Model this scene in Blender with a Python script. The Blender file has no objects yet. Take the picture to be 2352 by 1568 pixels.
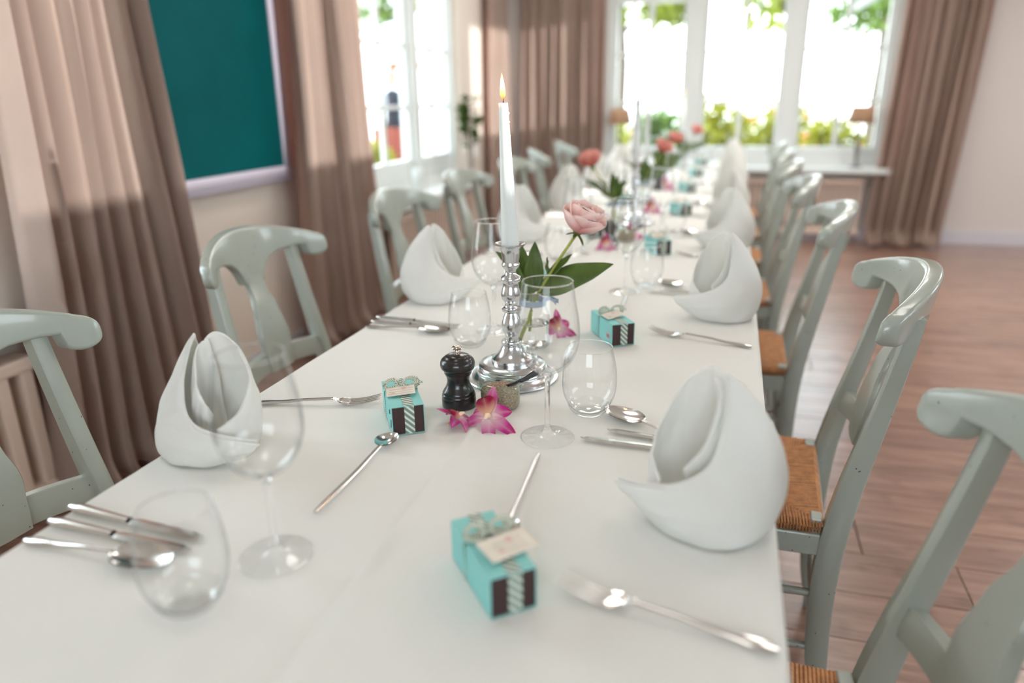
import bpy, bmesh, math, random
from math import sin, cos, pi, radians, sqrt, exp
from mathutils import Vector, Matrix, noise
random.seed(7)
S = bpy.context.scene
COL = S.collection

# ------------------------------------------------------------------ camera
cam_d = bpy.data.cameras.new('camera'); cam = bpy.data.objects.new('camera', cam_d); COL.objects.link(cam)
R_ = Vector((0.95967101, 0.28076574, -0.01421805)); U_ = Vector((-0.07652116, 0.30954988, 0.94779923)); F_ = Vector((-0.27051075, 0.90848746, -0.31855056))
m = Matrix((R_, U_, -F_)).transposed().to_4x4(); m.translation = Vector((0, 0, 1.25)); cam.matrix_world = m
cam_d.sensor_width = 36; cam_d.lens = 36*1668.3/2352; cam_d.clip_start = .02; cam_d.clip_end = 200
cam_d.dof.use_dof = True; cam_d.dof.focus_distance = 1.25; cam_d.dof.aperture_fstop = 1.5
S.camera = cam
# ------------------------------------------------------------------ view, world, light
S.view_settings.view_transform = 'Standard'; S.view_settings.look = 'None'; S.view_settings.gamma = 1
S.view_settings.use_curve_mapping = False; S.view_settings.exposure = 0.34
S.cycles.max_bounces = 14; S.cycles.transparent_max_bounces = 40; S.cycles.transmission_bounces = 12
S.cycles.diffuse_bounces = 5; S.cycles.sample_clamp_indirect = 6.0; S.cycles.blur_glossy = 0.3
S.cycles.use_denoising = True
W = bpy.data.worlds.new('sky'); S.world = W; W.use_nodes = True
wn = W.node_tree.nodes; wl = W.node_tree.links; bg = wn['Background']
tc = wn.new('ShaderNodeTexCoord'); sp = wn.new('ShaderNodeSeparateXYZ'); cr = wn.new('ShaderNodeValToRGB')
wl.new(tc.outputs['Generated'], sp.inputs[0]); wl.new(sp.outputs['Z'], cr.inputs[0]); wl.new(cr.outputs[0], bg.inputs[0])
cr.color_ramp.elements[0].position = 0.0; cr.color_ramp.elements[0].color = (.84, .94, 1.0, 1)
cr.color_ramp.elements[1].position = .75; cr.color_ramp.elements[1].color = (.70, .88, 1.0, 1)
bg.inputs[1].default_value = 6.5
sun_d = bpy.data.lights.new('sun', 'SUN'); sun_d.energy = 3.8; sun_d.angle = radians(.5); sun_d.color = (1, 1, .97)
sun = bpy.data.objects.new('sun', sun_d); COL.objects.link(sun); sun.location = (-3, 12, 12)
sun.rotation_euler = Vector((-1, .33, -.10)).to_track_quat('-Z', 'Y').to_euler()

# unseen lamps added to brighten the far table (fixtures built with the room)
FILL_LAMPS = [(-1.1, 5.6), (.6, 5.6), (-1.1, 3.9), (.6, 3.9), (2.6, 4.7), (-1.1, 2.2), (.7, 2.2), (2.6, 2.0), (-.4, .2)]
for i_, (x, y) in enumerate(FILL_LAMPS):
    d_ = bpy.data.lights.new('added_fill_light', 'AREA'); d_.shape = 'DISK'; d_.size = .55; d_.energy = (30 if x > 2 and y > 3 else 10 if y > 3 else 4.5 if y > 1 else 2.5); d_.color = (1, .955, .90)
    o_ = bpy.data.objects.new('added_fill_light', d_); COL.objects.link(o_); o_.location = (x, y, 2.55)

# ------------------------------------------------------------------ materials
def lin(c):
    return tuple(((v/255)/12.92 if v/255 <= .04045 else ((v/255+.055)/1.055)**2.4) for v in c) + (1.0,)
MATS = {}
def mat(name, rgb=(200, 200, 200), rough=.5, metal=0, spec=.5, bump=0, bscale=200, var=0, vscale=8, coat=0, transl=0, sss=0, stretch=(1, 1, 1), tcol=None):
    if name in MATS: return MATS[name]
    M = bpy.data.materials.new(name); M.use_nodes = True; MATS[name] = M
    nt = M.node_tree; n = nt.nodes; l = nt.links; p = n['Principled BSDF']
    c = lin(rgb); p.inputs['Base Color'].default_value = c
    p.inputs['Roughness'].default_value = rough; p.inputs['Metallic'].default_value = metal
    p.inputs['Specular IOR Level'].default_value = spec
    if coat: p.inputs['Coat Weight'].default_value = coat; p.inputs['Coat Roughness'].default_value = .08
    if sss: p.inputs['Subsurface Weight'].default_value = sss; p.inputs['Subsurface Radius'].default_value = (.01, .008, .006); p.inputs['Subsurface Scale'].default_value = 1.0
    t = n.new('ShaderNodeTexCoord'); mp = n.new('ShaderNodeMapping'); l.new(t.outputs['Object'], mp.inputs[0]); mp.inputs['Scale'].default_value = stretch
    if var:
        z = n.new('ShaderNodeTexNoise'); z.inputs['Scale'].default_value = vscale; z.inputs['Detail'].default_value = 5; l.new(mp.outputs[0], z.inputs['Vector'])
        r = n.new('ShaderNodeValToRGB'); l.new(z.outputs['Fac'], r.inputs[0])
        r.color_ramp.elements[0].position = .3; r.color_ramp.elements[1].position = .7
        r.color_ramp.elements[0].color = tuple(v*(1-var) for v in c[:3])+(1,); r.color_ramp.elements[1].color = tuple(min(1, v*(1+var)) for v in c[:3])+(1,)
        l.new(r.outputs[0], p.inputs['Base Color'])
    if bump:
        z = n.new('ShaderNodeTexNoise'); z.inputs['Scale'].default_value = bscale; z.inputs['Detail'].default_value = 3; l.new(mp.outputs[0], z.inputs['Vector'])
        b = n.new('ShaderNodeBump'); b.inputs['Strength'].default_value = bump; b.inputs['Distance'].default_value = .002; l.new(z.outputs['Fac'], b.inputs['Height']); l.new(b.outputs[0], p.inputs['Normal'])
    if transl:
        out = n['Material Output']; tr = n.new('ShaderNodeBsdfTranslucent'); tr.inputs[0].default_value = lin(tcol) if tcol else c
        mx = n.new('ShaderNodeMixShader'); mx.inputs[0].default_value = transl; l.new(p.outputs[0], mx.inputs[1]); l.new(tr.outputs[0], mx.inputs[2]); l.new(mx.outputs[0], out.inputs[0])
        if var and not tcol: l.new(r.outputs[0], tr.inputs[0])
    return M

def m_thin(name='thin_glass', tint=(.99, .995, .995), edge=(.46, .52, .53), base=.045, top=.85):
    if name in MATS: return MATS[name]
    M = bpy.data.materials.new(name); M.use_nodes = True; MATS[name] = M
    nt = M.node_tree; n = nt.nodes; l = nt.links; n.remove(n['Principled BSDF']); out = n['Material Output']
    lw = n.new('ShaderNodeLayerWeight'); lw.inputs['Blend'].default_value = .5
    pw = n.new('ShaderNodeMath'); pw.operation = 'POWER'; pw.inputs[1].default_value = 3.5; l.new(lw.outputs['Facing'], pw.inputs[0])
    ma = n.new('ShaderNodeMath'); ma.operation = 'MULTIPLY_ADD'; ma.inputs[1].default_value = top; ma.inputs[2].default_value = base; l.new(pw.outputs[0], ma.inputs[0])
    p6 = n.new('ShaderNodeMath'); p6.operation = 'POWER'; p6.inputs[1].default_value = 6; l.new(lw.outputs['Facing'], p6.inputs[0])
    mc = n.new('ShaderNodeMix'); mc.data_type = 'RGBA'; l.new(p6.outputs[0], mc.inputs[0]); mc.inputs[6].default_value = tint+(1,); mc.inputs[7].default_value = edge+(1,)
    tr = n.new('ShaderNodeBsdfTransparent'); l.new(mc.outputs[2], tr.inputs[0])
    gl = n.new('ShaderNodeBsdfGlossy'); gl.inputs['Roughness'].default_value = .02
    mx = n.new('ShaderNodeMixShader'); l.new(ma.outputs[0], mx.inputs[0]); l.new(tr.outputs[0], mx.inputs[1]); l.new(gl.outputs[0], mx.inputs[2]); l.new(mx.outputs[0], out.inputs[0])
    return M
def m_glass(name='solid_glass', col=(1, 1, 1), ior=1.45):
    if name in MATS: return MATS[name]
    M = bpy.data.materials.new(name); M.use_nodes = True; MATS[name] = M
    nt = M.node_tree; n = nt.nodes; l = nt.links; n.remove(n['Principled BSDF'])
    g = n.new('ShaderNodeBsdfGlass'); g.inputs['Color'].default_value = col+(1,); g.inputs['IOR'].default_value = ior; g.inputs['Roughness'].default_value = 0
    l.new(g.outputs[0], n['Material Output'].inputs[0]); return M
def m_emit(name, rgb, s):
    M = bpy.data.materials.new(name); M.use_nodes = True; MATS[name] = M
    n = M.node_tree.nodes; p = n['Principled BSDF']; p.inputs['Base Color'].default_value = (0, 0, 0, 1)
    p.inputs['Emission Color'].default_value = lin(rgb); p.inputs['Emission Strength'].default_value = s; return M
def m_attr(name, rough=.5, transl=.3, sss=0):
    if name in MATS: return MATS[name]
    M = bpy.data.materials.new(name); M.use_nodes = True; MATS[name] = M
    nt = M.node_tree; n = nt.nodes; l = nt.links; p = n['Principled BSDF']; a = n.new('ShaderNodeAttribute'); a.attribute_name = 'tone'
    l.new(a.outputs['Color'], p.inputs['Base Color']); p.inputs['Roughness'].default_value = rough; p.inputs['Specular IOR Level'].default_value = .3
    tr = n.new('ShaderNodeBsdfTranslucent'); l.new(a.outputs['Color'], tr.inputs[0]); mx = n.new('ShaderNodeMixShader'); mx.inputs[0].default_value = transl
    l.new(p.outputs[0], mx.inputs[1]); l.new(tr.outputs[0], mx.inputs[2]); l.new(mx.outputs[0], n['Material Output'].inputs[0]); return M
def m_stripe(name, a, b, scale, rot=(0, 0, radians(45)), axis='X', sharp=.5):
    M = bpy.data.materials.new(name); M.use_nodes = True; MATS[name] = M
    nt = M.node_tree; n = nt.nodes; l = nt.links; p = n['Principled BSDF']; p.inputs['Roughness'].default_value = .7
    t = n.new('ShaderNodeTexCoord'); mp = n.new('ShaderNodeMapping'); mp.inputs['Rotation'].default_value = rot; l.new(t.outputs['Object'], mp.inputs[0])
    w = n.new('ShaderNodeTexWave'); w.bands_direction = axis; w.inputs['Scale'].default_value = scale; l.new(mp.outputs[0], w.inputs[0])
    r = n.new('ShaderNodeValToRGB'); l.new(w.outputs['Fac'], r.inputs[0]); r.color_ramp.interpolation = 'CONSTANT'
    r.color_ramp.elements[0].color = lin(a); r.color_ramp.elements[1].position = sharp; r.color_ramp.elements[1].color = lin(b); l.new(r.outputs[0], p.inputs['Base Color']); return M

def m_paint():
    M = mat('chair_paint', (176, 178, 166), .28, spec=.55, coat=.5)
    nt = M.node_tree; n = nt.nodes; l = nt.links; p = n['Principled BSDF']
    t = n.new('ShaderNodeTexCoord'); v = n.new('ShaderNodeTexVoronoi'); v.inputs['Scale'].default_value = 42; l.new(t.outputs['Object'], v.inputs['Vector'])
    r = n.new('ShaderNodeValToRGB'); l.new(v.outputs['Distance'], r.inputs[0]); r.color_ramp.elements[0].position = .05; r.color_ramp.elements[0].color = lin((70, 66, 60)); r.color_ramp.elements[1].position = .075; r.color_ramp.elements[1].color = lin((162, 168, 158))
    l.new(r.outputs[0], p.inputs['Base Color']); return M
def m_oak():
    M = mat('oak_floor', (178, 132, 108), .38, spec=.5)
    nt = M.node_tree; n = nt.nodes; l = nt.links; p = n['Principled BSDF']
    t = n.new('ShaderNodeTexCoord'); mp = n.new('ShaderNodeMapping'); mp.inputs['Scale'].default_value = (.9, 9, 9); l.new(t.outputs['Object'], mp.inputs[0])
    oi = n.new('ShaderNodeObjectInfo'); ad = n.new('ShaderNodeVectorMath'); ad.operation = 'ADD'; l.new(mp.outputs[0], ad.inputs[0])
    ml = n.new('ShaderNodeMath'); ml.operation = 'MULTIPLY'; ml.inputs[1].default_value = 37; l.new(oi.outputs['Random'], ml.inputs[0]); l.new(ml.outputs[0], ad.inputs[1])
    z = n.new('ShaderNodeTexNoise'); z.inputs['Scale'].default_value = 3; z.inputs['Detail'].default_value = 7; z.inputs['Roughness'].default_value = .62; l.new(ad.outputs[0], z.inputs['Vector'])
    r = n.new('ShaderNodeValToRGB'); l.new(z.outputs['Fac'], r.inputs[0])
    e = r.color_ramp.elements; e[0].position = .25; e[0].color = lin((104, 76, 64)); e[1].position = .75; e[1].color = lin((178, 142, 124)); k = e.new(.5); k.color = lin((150, 114, 98))
    z2 = n.new('ShaderNodeTexNoise'); z2.inputs['Scale'].default_value = 5.5; z2.inputs['Detail'].default_value = 2; l.new(t.outputs['Object'], z2.inputs['Vector'])
    r2 = n.new('ShaderNodeValToRGB'); l.new(z2.outputs['Fac'], r2.inputs[0]); r2.color_ramp.elements[0].position = .25; r2.color_ramp.elements[0].color = (.55, .5, .48, 1); r2.color_ramp.elements[1].position = .42; r2.color_ramp.elements[1].color = (1, 1, 1, 1)
    hs = n.new('ShaderNodeMath'); hs.operation = 'MULTIPLY_ADD'; hs.inputs[1].default_value = .22; hs.inputs[2].default_value = .88; l.new(oi.outputs['Random'], hs.inputs[0])
    mu = n.new('ShaderNodeVectorMath'); mu.operation = 'MULTIPLY'; l.new(r.outputs[0], mu.inputs[0]); l.new(r2.outputs[0], mu.inputs[1])
    mv = n.new('ShaderNodeVectorMath'); mv.operation = 'SCALE'; l.new(mu.outputs[0], mv.inputs[0]); l.new(hs.outputs[0], mv.inputs['Scale']); l.new(mv.outputs[0], p.inputs['Base Color'])
    return M
CLOTH = mat('white_tablecloth', (230, 229, 224), .75, spec=.25, bump=.08, bscale=700)
NAPK = mat('white_napkin', (247, 246, 242), .85, spec=.15, bump=.1, bscale=900, transl=.32)
PAINT = m_paint(); OAK = m_oak(); OAK.node_tree.nodes['Principled BSDF'].inputs['Roughness'].default_value = .26; OAK.node_tree.nodes['Principled BSDF'].inputs['Coat Weight'].default_value = .7; OAK.node_tree.nodes['Principled BSDF'].inputs['Coat Roughness'].default_value = .3
RUSH = mat('woven_rush', (196, 138, 92), .6, spec=.35, bump=.9, bscale=260, var=.22, vscale=60)
STEEL = mat('polished_steel', (224, 222, 220), .14, 1)
PEWTER = mat('polished_pewter', (214, 216, 218), .2, 1)
BLACKW = mat('black_lacquered_wood', (22, 18, 20), .28, spec=.6, coat=.3, bump=.1, bscale=60, stretch=(1, 1, 8))
WAX = mat('white_wax', (222, 226, 224), .35, spec=.4, sss=.35)
AQUA = mat('aqua_card', (142, 208, 204), .6, spec=.3)
BROWN = mat('dark_brown_card', (66, 48, 48), .5, spec=.3)
BLACK = mat('black', (18, 16, 16), .5)
RIB = m_stripe('grey_white_striped_ribbon', (122, 134, 122), (214, 226, 216), 62, (0, 0, 0), 'DIAGONAL', .62)
CORD = m_stripe('twisted_cord', (150, 156, 138), (222, 224, 208), 160, (radians(30), radians(20), radians(45)), 'X', .45)
BLUER = m_stripe('blue_striped_ribbon', (92, 116, 146), (206, 218, 228), 150, (0, 0, 0), 'Z', .6)
CARD = mat('cream_card', (232, 222, 208), .7, var=.06, vscale=60)
PRINT = mat('pale_pink_print', (224, 186, 172), .8)
INK = mat('grey_ink', (150, 140, 132), .8)
SALT = mat('coarse_pepper_salt', (168, 144, 122), .8, var=.55, vscale=420, bump=1.0, bscale=420)
LEAF = mat('peony_leaf', (88, 112, 48), .36, spec=.5, var=.22, vscale=30, transl=.25, bump=.2, bscale=80)
STEM = mat('green_stem', (150, 158, 70), .5, var=.15, vscale=40)
CURT = mat('linen_curtain', (182, 164, 152), .9, spec=.1, var=.05, vscale=3, bump=.3, bscale=500, transl=.3, tcol=(232, 150, 112))
WALL = mat('warm_white_wall', (226, 214, 202), .8, spec=.2)
WALLF = mat('pale_grey_wall', (212, 204, 199), .8, spec=.2)
TRIM = mat('white_gloss_trim', (216, 219, 216), .35, spec=.5)
BASEB = mat('skirting_paint', (204, 200, 206), .4)
RADM = mat('cream_radiator', (222, 200, 184), .4)
BOARD = mat('dark_teal_chalkboard', (0, 55, 57), .6, spec=.06, var=.1, vscale=4)
BFRAME = mat('pale_lilac_frame', (172, 164, 176), .4)
THIN = m_thin(); SOLID = m_glass()
PANE = m_thin('window_pane', (1, 1, 1), (.9, .95, .95), .03, .6)
GREENG = m_thin('green_tinted_glass', (.90, .965, .94), (.30, .52, .44), .06, .8)
WATER = m_glass('vase_water', (.99, .995, .985), 1.33)
PETAL = m_attr('petal', .5, .5)
SHADE = mat('tan_lampshade', (206, 172, 142), .8, transl=.4)

# ------------------------------------------------------------------ mesh helpers
class MB:
    def __init__(s): s.v = []; s.f = []; s.m = []; s.c = []; s.mi = 0
    def add(s, v, f, M=None):
        o = len(s.v)
        if M is not None: v = [M @ Vector(p) for p in v]
        s.v += [tuple(p) for p in v]; s.f += [tuple(i+o for i in q) for q in f]; s.m += [s.mi]*len(f); return s
    def grid(s, fn, nu, nv, cu=False, cv=False, flip=False, M=None):
        v = [fn(i/(nu if cu else nu-1), j/(nv if cv else nv-1)) for i in range(nu) for j in range(nv)]
        f = []
        for i in range(nu if cu else nu-1):
            for j in range(nv if cv else nv-1):
                a = i*nv+j; b = ((i+1) % nu)*nv+j; c = ((i+1) % nu)*nv+(j+1) % nv; d = i*nv+(j+1) % nv
                f.append((a, b, c, d) if not flip else (d, c, b, a))
        return s.add(v, f, M)
    def lathe(s, prof, seg=40, M=None, cap0=False, cap1=False):
        v = []; f = []; n = len(prof)
        for r, z in prof:
            for k in range(seg): a = 2*pi*k/seg; v.append((r*cos(a), r*sin(a), z))
        for i in range(n-1):
            for k in range(seg):
                k2 = (k+1) % seg; f.append((i*seg+k, i*seg+k2, (i+1)*seg+k2, (i+1)*seg+k))
        if cap0: f.append(tuple(range(seg-1, -1, -1)))
        if cap1: f.append(tuple((n-1)*seg+k for k in range(seg)))
        return s.add(v, f, M)
    def tube(s, pts, rad, seg=8, caps=True, M=None, flat=1.0, up=(0, 0, 1)):
        pts = [Vector(p) for p in pts]; n = len(pts)
        if not hasattr(rad, '__len__'): rad = [rad]*n
        v = []; f = []; up = Vector(up)
        for i, p in enumerate(pts):
            t = (pts[min(i+1, n-1)]-pts[max(i-1, 0)]).normalized(); u = up
            if abs(t.dot(u)) > .95: u = Vector((1, 0, 0)) if abs(t.x) < .9 else Vector((0, 1, 0))
            a = t.cross(u).normalized(); b = a.cross(t).normalized()
            for k in range(seg): th = 2*pi*k/seg; v.append(p+a*cos(th)*rad[i]+b*sin(th)*rad[i]*flat)
        for i in range(n-1):
            for k in range(seg): k2 = (k+1) % seg; f.append((i*seg+k2, i*seg+k, (i+1)*seg+k, (i+1)*seg+k2))
        if caps: f.append(tuple(range(seg))); f.append(tuple((n-1)*seg+k for k in range(seg-1, -1, -1)))
        return s.add(v, f, M)
    def box(s, x0, x1, y0, y1, z0, z1, M=None):
        v = [(x, y, z) for x in (x0, x1) for y in (y0, y1) for z in (z0, z1)]
        return s.add(v, [(0, 1, 3, 2), (4, 6, 7, 5), (0, 4, 5, 1), (2, 3, 7, 6), (0, 2, 6, 4), (1, 5, 7, 3)], M)
    def prism(s, poly, z0, z1, M=None):
        n = len(poly); v = [(x, y, z0) for x, y in poly]+[(x, y, z1) for x, y in poly]
        return s.add(v, [tuple(range(n-1, -1, -1)), tuple(range(n, 2*n))]+[(i, (i+1) % n, (i+1) % n+n, i+n) for i in range(n)], M)
    def obj(s, name, mats, parent=None, smooth=True, bevel=0, thick=0, tones=None, sub=0, loc=None):
        me = bpy.data.meshes.new(name); me.from_pydata(s.v, [], s.f)
        if not isinstance(mats, (list, tuple)): mats = [mats]
        for q in mats: me.materials.append(q)
        if any(s.m):
            for i, p in enumerate(me.polygons): p.material_index = s.m[i]
        if smooth:
            me.polygons.foreach_set('use_smooth', [True]*len(me.polygons))
        if tones:
            at = me.color_attributes.new('tone', 'FLOAT_COLOR', 'POINT'); at.data.foreach_set('color', [x for c in tones for x in c])
        me.update()
        o = bpy.data.objects.new(name, me); COL.objects.link(o); o.parent = parent
        if loc: o.location = loc
        if thick: q = o.modifiers.new('t', 'SOLIDIFY'); q.thickness = thick; q.offset = 0
        if bevel:
            q = o.modifiers.new('b', 'BEVEL'); q.width = bevel; q.segments = 2; q.limit_method = 'ANGLE'; q.angle_limit = radians(40)
            if smooth: q.harden_normals = False
        if sub: q = o.modifiers.new('s', 'SUBSURF'); q.levels = sub; q.render_levels = sub
        if smooth and (bevel or not sub):
            bm = bmesh.new(); bm.from_mesh(me)
            for e in bm.edges:
                if len(e.link_faces) == 2 and e.calc_face_angle(0) > radians(46): e.smooth = False
            bm.to_mesh(me); bm.free()
        return o
def tag(o, label=None, cat=None, group=None, kind=None):
    if label: o['label'] = label
    if cat: o['category'] = cat
    if group: o['group'] = group
    if kind: o['kind'] = kind
    return o
def empty(name, loc=(0, 0, 0), rz=0):
    o = bpy.data.objects.new(name, None); COL.objects.link(o); o.location = loc; o.rotation_euler = (0, 0, rz); o.empty_display_size = .05; return o
def copy_tree(o, parent=None):
    c = o.copy(); COL.objects.link(c); c.parent = parent
    for ch in list(o.children): copy_tree(ch, c)
    return c
def put(proto, used, loc, rz, label, group=None, sc=None):
    o = proto if not used else copy_tree(proto)
    o.location = loc; o.rotation_euler = (0, 0, rz)
    if sc: o.scale = sc
    o['label'] = label
    if group: o['group'] = group
    return o
def crom(P, t):
    n = len(P)-1; x = t*n; i = min(int(x), n-1); f = x-i
    a = P[max(i-1, 0)]; b = P[i]; c = P[i+1]; d = P[min(i+2, n)]
    return tuple(.5*(2*b[k]+(c[k]-a[k])*f+(2*a[k]-5*b[k]+4*c[k]-d[k])*f*f+(-a[k]+3*b[k]-3*c[k]+d[k])*f**3) for k in range(len(b)))
def lerp(a, b, t): return a+(b-a)*t
def pw(tab, x):
    if x <= tab[0][0]: return tab[0][1]
    for (a, p), (b, q) in zip(tab, tab[1:]):
        if x <= b: t = (x-a)/(b-a); return p+(q-p)*t
    return tab[-1][1]
def sm(tab, x):
    if x <= tab[0][0]: return tab[0][1]
    for (a, p), (b, q) in zip(tab, tab[1:]):
        if x <= b: t = (x-a)/(b-a); t = t*t*(3-2*t); return p+(q-p)*t
    return tab[-1][1]
def T(x, y, z, rz=0, rx=0, ry=0): return Matrix.Translation((x, y, z)) @ Matrix.Rotation(rz, 4, 'Z') @ Matrix.Rotation(ry, 4, 'Y') @ Matrix.Rotation(rx, 4, 'X')
ORD = ['nearest', 'second nearest', 'third nearest', 'fourth nearest', 'third farthest', 'second farthest', 'farthest']

# ------------------------------------------------------------------ room
XL = -2.12; YF = 7.0; XR = 4.6; YB = -2.2; ZC = 2.65
st = lambda o, k='structure': tag(o, kind=k)
def wallbox(name, boxes, M):
    b = MB()
    for q in boxes: b.box(*q)
    return st(b.obj(name, M, smooth=False))
W1 = (.75, 1.60); W2 = (4.10, 5.75); FW = (-1.15, 1.24)
wallbox('wall_left', [(XL-.32, XL, YB, W1[0], 0, ZC), (XL-.32, XL, W1[0], W1[1], 0, .62), (XL-.32, XL, W1[0], W1[1], 2.35, ZC), (XL-.32, XL, W1[1], W2[0], 0, ZC),
    (XL-.32, XL, W2[0], W2[1], 0, .60), (XL-.32, XL, W2[0], W2[1], 2.35, ZC), (XL-.32, XL, W2[1], YF+.3, 0, ZC)], WALL)
wallbox('wall_far', [(XL, FW[0], YF, YF+.3, 0, ZC), (FW[0], FW[1], YF, YF+.3, 0, .60), (FW[0], FW[1], YF, YF+.3, 2.35, ZC), (FW[1], XR, YF, YF+.3, 0, ZC)], WALLF)
wallbox('ceiling', [(XL-.32, XR+.3, YB, YF+.3, ZC, ZC+.2)], mat('white_ceiling', (238, 236, 232), .9))
# unseen right wall: window band invented and shaped to aim sun at the curtains
wallbox('wall_right', [(XR, XR+.12, YB, YF+.3, 0, 1.60), (XR, XR+.12, YB, YF+.3, 2.48, ZC)]+[(XR, XR+.12, a, c, 1.60, 2.48) for a, c in ((YB, -1.35), (-.05, .05), (1.3, 1.4), (1.95, 3.8), (4.9, YF+.3))], WALLF)
wallbox('wall_back', [(XL-.32, -.6, YB-.3, YB, 0, ZC), (-.6, 1.2, YB-.3, YB, 0, 1.1), (-.6, 1.2, YB-.3, YB, 2.2, ZC), (1.2, XR+.3, YB-.3, YB, 0, ZC)], WALLF)  # unseen window opening added behind the camera for fill light
b = MB(); b.box(XL, XL+.018, YB, YF, 0, .10); st(b.obj('baseboard_left', BASEB, smooth=False, bevel=.004))
b = MB(); b.box(XL+.02, XR, YF-.02, YF, 0, .12); st(b.obj('baseboard_far', BASEB, smooth=False, bevel=.004))
used_l = None
for i_, (x, y) in enumerate(FILL_LAMPS):  # fixtures for the added, unseen fill lamps
    if used_l is None:
        r = empty('added_fill_lamp'); b = MB(); b.lathe([(0, .10), (.30, .10), (.30, .02), (.285, .02), (.285, .085), (0, .085)], 40); b.obj('housing', mat('fill_lamp_white', (230, 230, 228), .5), r)
        used_l = o = r
    else: o = copy_tree(used_l)
    o.location = (x, y, ZC-.10); tag(o, 'added unseen fill lamp '+['over the far left end of the table', 'over the far right chairs', 'over the left chairs by the left window', 'over the middle right chairs', 'over the bare floor near the far window', 'in front of the chalkboard', 'over the near right chairs', 'over the bare floor at the right', 'over the near end of the table'][i_], 'lamp', 'unseen fill lamps added under the ceiling')
# floor of individual planks running across the room
fl = st(empty('floor'))
sb = MB(); sb.box(XL-.3, XR+.3, YB, YF+.3, -.06, -.012); sb.obj('subfloor', mat('dark_gap', (48, 34, 28), .9), fl, smooth=False)
PW = .19
def plank_mesh(L):
    b = MB(); b.box(0, L-.003, 0, PW-.003, -.02, 0); return b.obj('plank', OAK, fl, smooth=False, bevel=.0015)
lens = [1.9, 2.3, 2.6]; protos = [plank_mesh(L) for L in lens]; usedp = [False]*3
y = YB; row = 0
while y < YF:
    x = XL - random.random()*1.2
    while x < XR:
        k = random.randrange(3)
        if usedp[k]: o = protos[k].copy(); COL.objects.link(o); o.parent = fl
        else: o = protos[k]; usedp[k] = True
        o.location = (x, y, random.uniform(-.0006, .0004)); x += lens[k]
    y += PW; row += 1

def window(name, n0, n1, fixed, axis, casements, zb=.80, zt=2.32, tz=2.02, hz=(1.18, 1.60), inner=.10, sill=(.60, .24)):
    # axis 'y': window in the far wall, spans x n0..n1 at y=fixed ; axis 'x': in the left wall, spans y
    w = st(empty(name))
    def bx(mb, a0, a1, d0, d1, z0, z1):
        if axis == 'y': mb.box(a0, a1, fixed+d0, fixed+d1, z0, z1)
        else: mb.box(fixed-d1, fixed-d0, a0, a1, z0, z1)
    f = MB(); s = .055
    bx(f, n0, n0+s, 0, .12, .60, 2.35); bx(f, n1-s, n1, 0, .12, .60, 2.35); bx(f, n0+s, n1-s, 0, .12, .60, .70); bx(f, n0+s, n1-s, 0, .12, 2.29, 2.35)
    f.obj('outer_frame', TRIM, w, smooth=False, bevel=.004)
    k = len(casements)
    for i, (a, c) in enumerate(casements):
        if i: m_ = MB(); pa = casements[i-1][1]; bx(m_, pa, a, .0, .10, .70, 2.29); m_.obj('mullion', TRIM, w, smooth=False, bevel=.006)
        sh = MB(); t = .05
        bx(sh, a, a+t*.6, .03, .09, .70, 2.29); bx(sh, c-t*.6, c, .03, .09, .70, 2.29); bx(sh, a+t*.6, c-t*.6, .03, .09, .70, zb); bx(sh, a+t*.6, c-t*.6, .03, .09, tz, tz+.09); bx(sh, a+t*.6, c-t*.6, .03, .09, 2.25, 2.29)
        sh.obj('sash', TRIM, w, smooth=False, bevel=.004)
        g = MB(); mid = (a+c)/2
        bx(g, mid-.021, mid+.021, .045, .075, zb, tz)
        g.obj('glazing_bar', TRIM, w, smooth=False, bevel=.003)
        for h in hz:
            g = MB(); bx(g, a+t*.6, c-t*.6, .047, .073, h-.014, h+.014); g.obj('glazing_bar', TRIM, w, smooth=False, bevel=.003)
        p = MB(); bx(p, a+t*.6, c-t*.6, .058, .061, zb, 2.25); p.obj('pane', PANE, w, smooth=False)
    sl = MB(); bx(sl, n0-.04, n1+.04, -sill[1]-inner+.02, .0, sill[0]-.005, sill[0]+.035); sl.obj('window_sill', TRIM, w, smooth=False, bevel=.006)
    return w
window('window_1', FW[0], FW[1], YF+.02, 'y', [(-1.09, -.45), (-.30, .375), (.515, 1.185)], sill=(.605, .16))
window('window_2', W2[0], W2[1], XL-.04, 'x', [(4.16, 4.93), (5.06, 5.70)], zb=.84, hz=(1.195, 1.59), sill=(.605, .20))
window('window_3', W1[0], W1[1], XL-.04, 'x', [(.81, 1.54)], sill=(.605, .14))
# radiators
def radiator(x0, x1, y, axis, n, label, z0=.07, z1=.55, rg=None):
    r = empty('radiator', ((x0+x1)/2, y, 0) if axis == 'y' else (y, (x0+x1)/2, 0), 0 if axis == 'y' else pi/2)
    tag(r, label, 'radiator', 'panel radiators under the windows')
    L = (x1-x0)/2; p = L*2/n
    b = MB(); b.box(-L, L, -.045, .045, z1-.045, z1); b.box(-L, L, -.045, .045, z0, z0+.045); b.obj('header_rail', RADM, r, smooth=False, bevel=.01)
    bk = MB(); bk.box(-L+.01, L-.01, .036, .040, z0+.02, z1-.02); bk.obj('back_panel', mat('radiator_shadow_panel', (150, 130, 118), .7), r, smooth=False)  # dark sheet added to stand for shade between the columns
    c = MB(); c.box(-p*.27, p*.27, -.035, .035, z0+.04, z1-.04); pr = c.obj('column', RADM, r, smooth=False, bevel=.008)
    for i in range(n):
        o = pr if i == 0 else pr.copy()
        if i: COL.objects.link(o); o.parent = r
        o.location = (-L+p*(i+.5), 0, 0)
    return r
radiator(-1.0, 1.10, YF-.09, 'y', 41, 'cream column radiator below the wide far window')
radiator(4.2, 5.7, XL+.09, 'x', 28, 'cream column radiator below the left window, behind the chairs')
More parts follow.
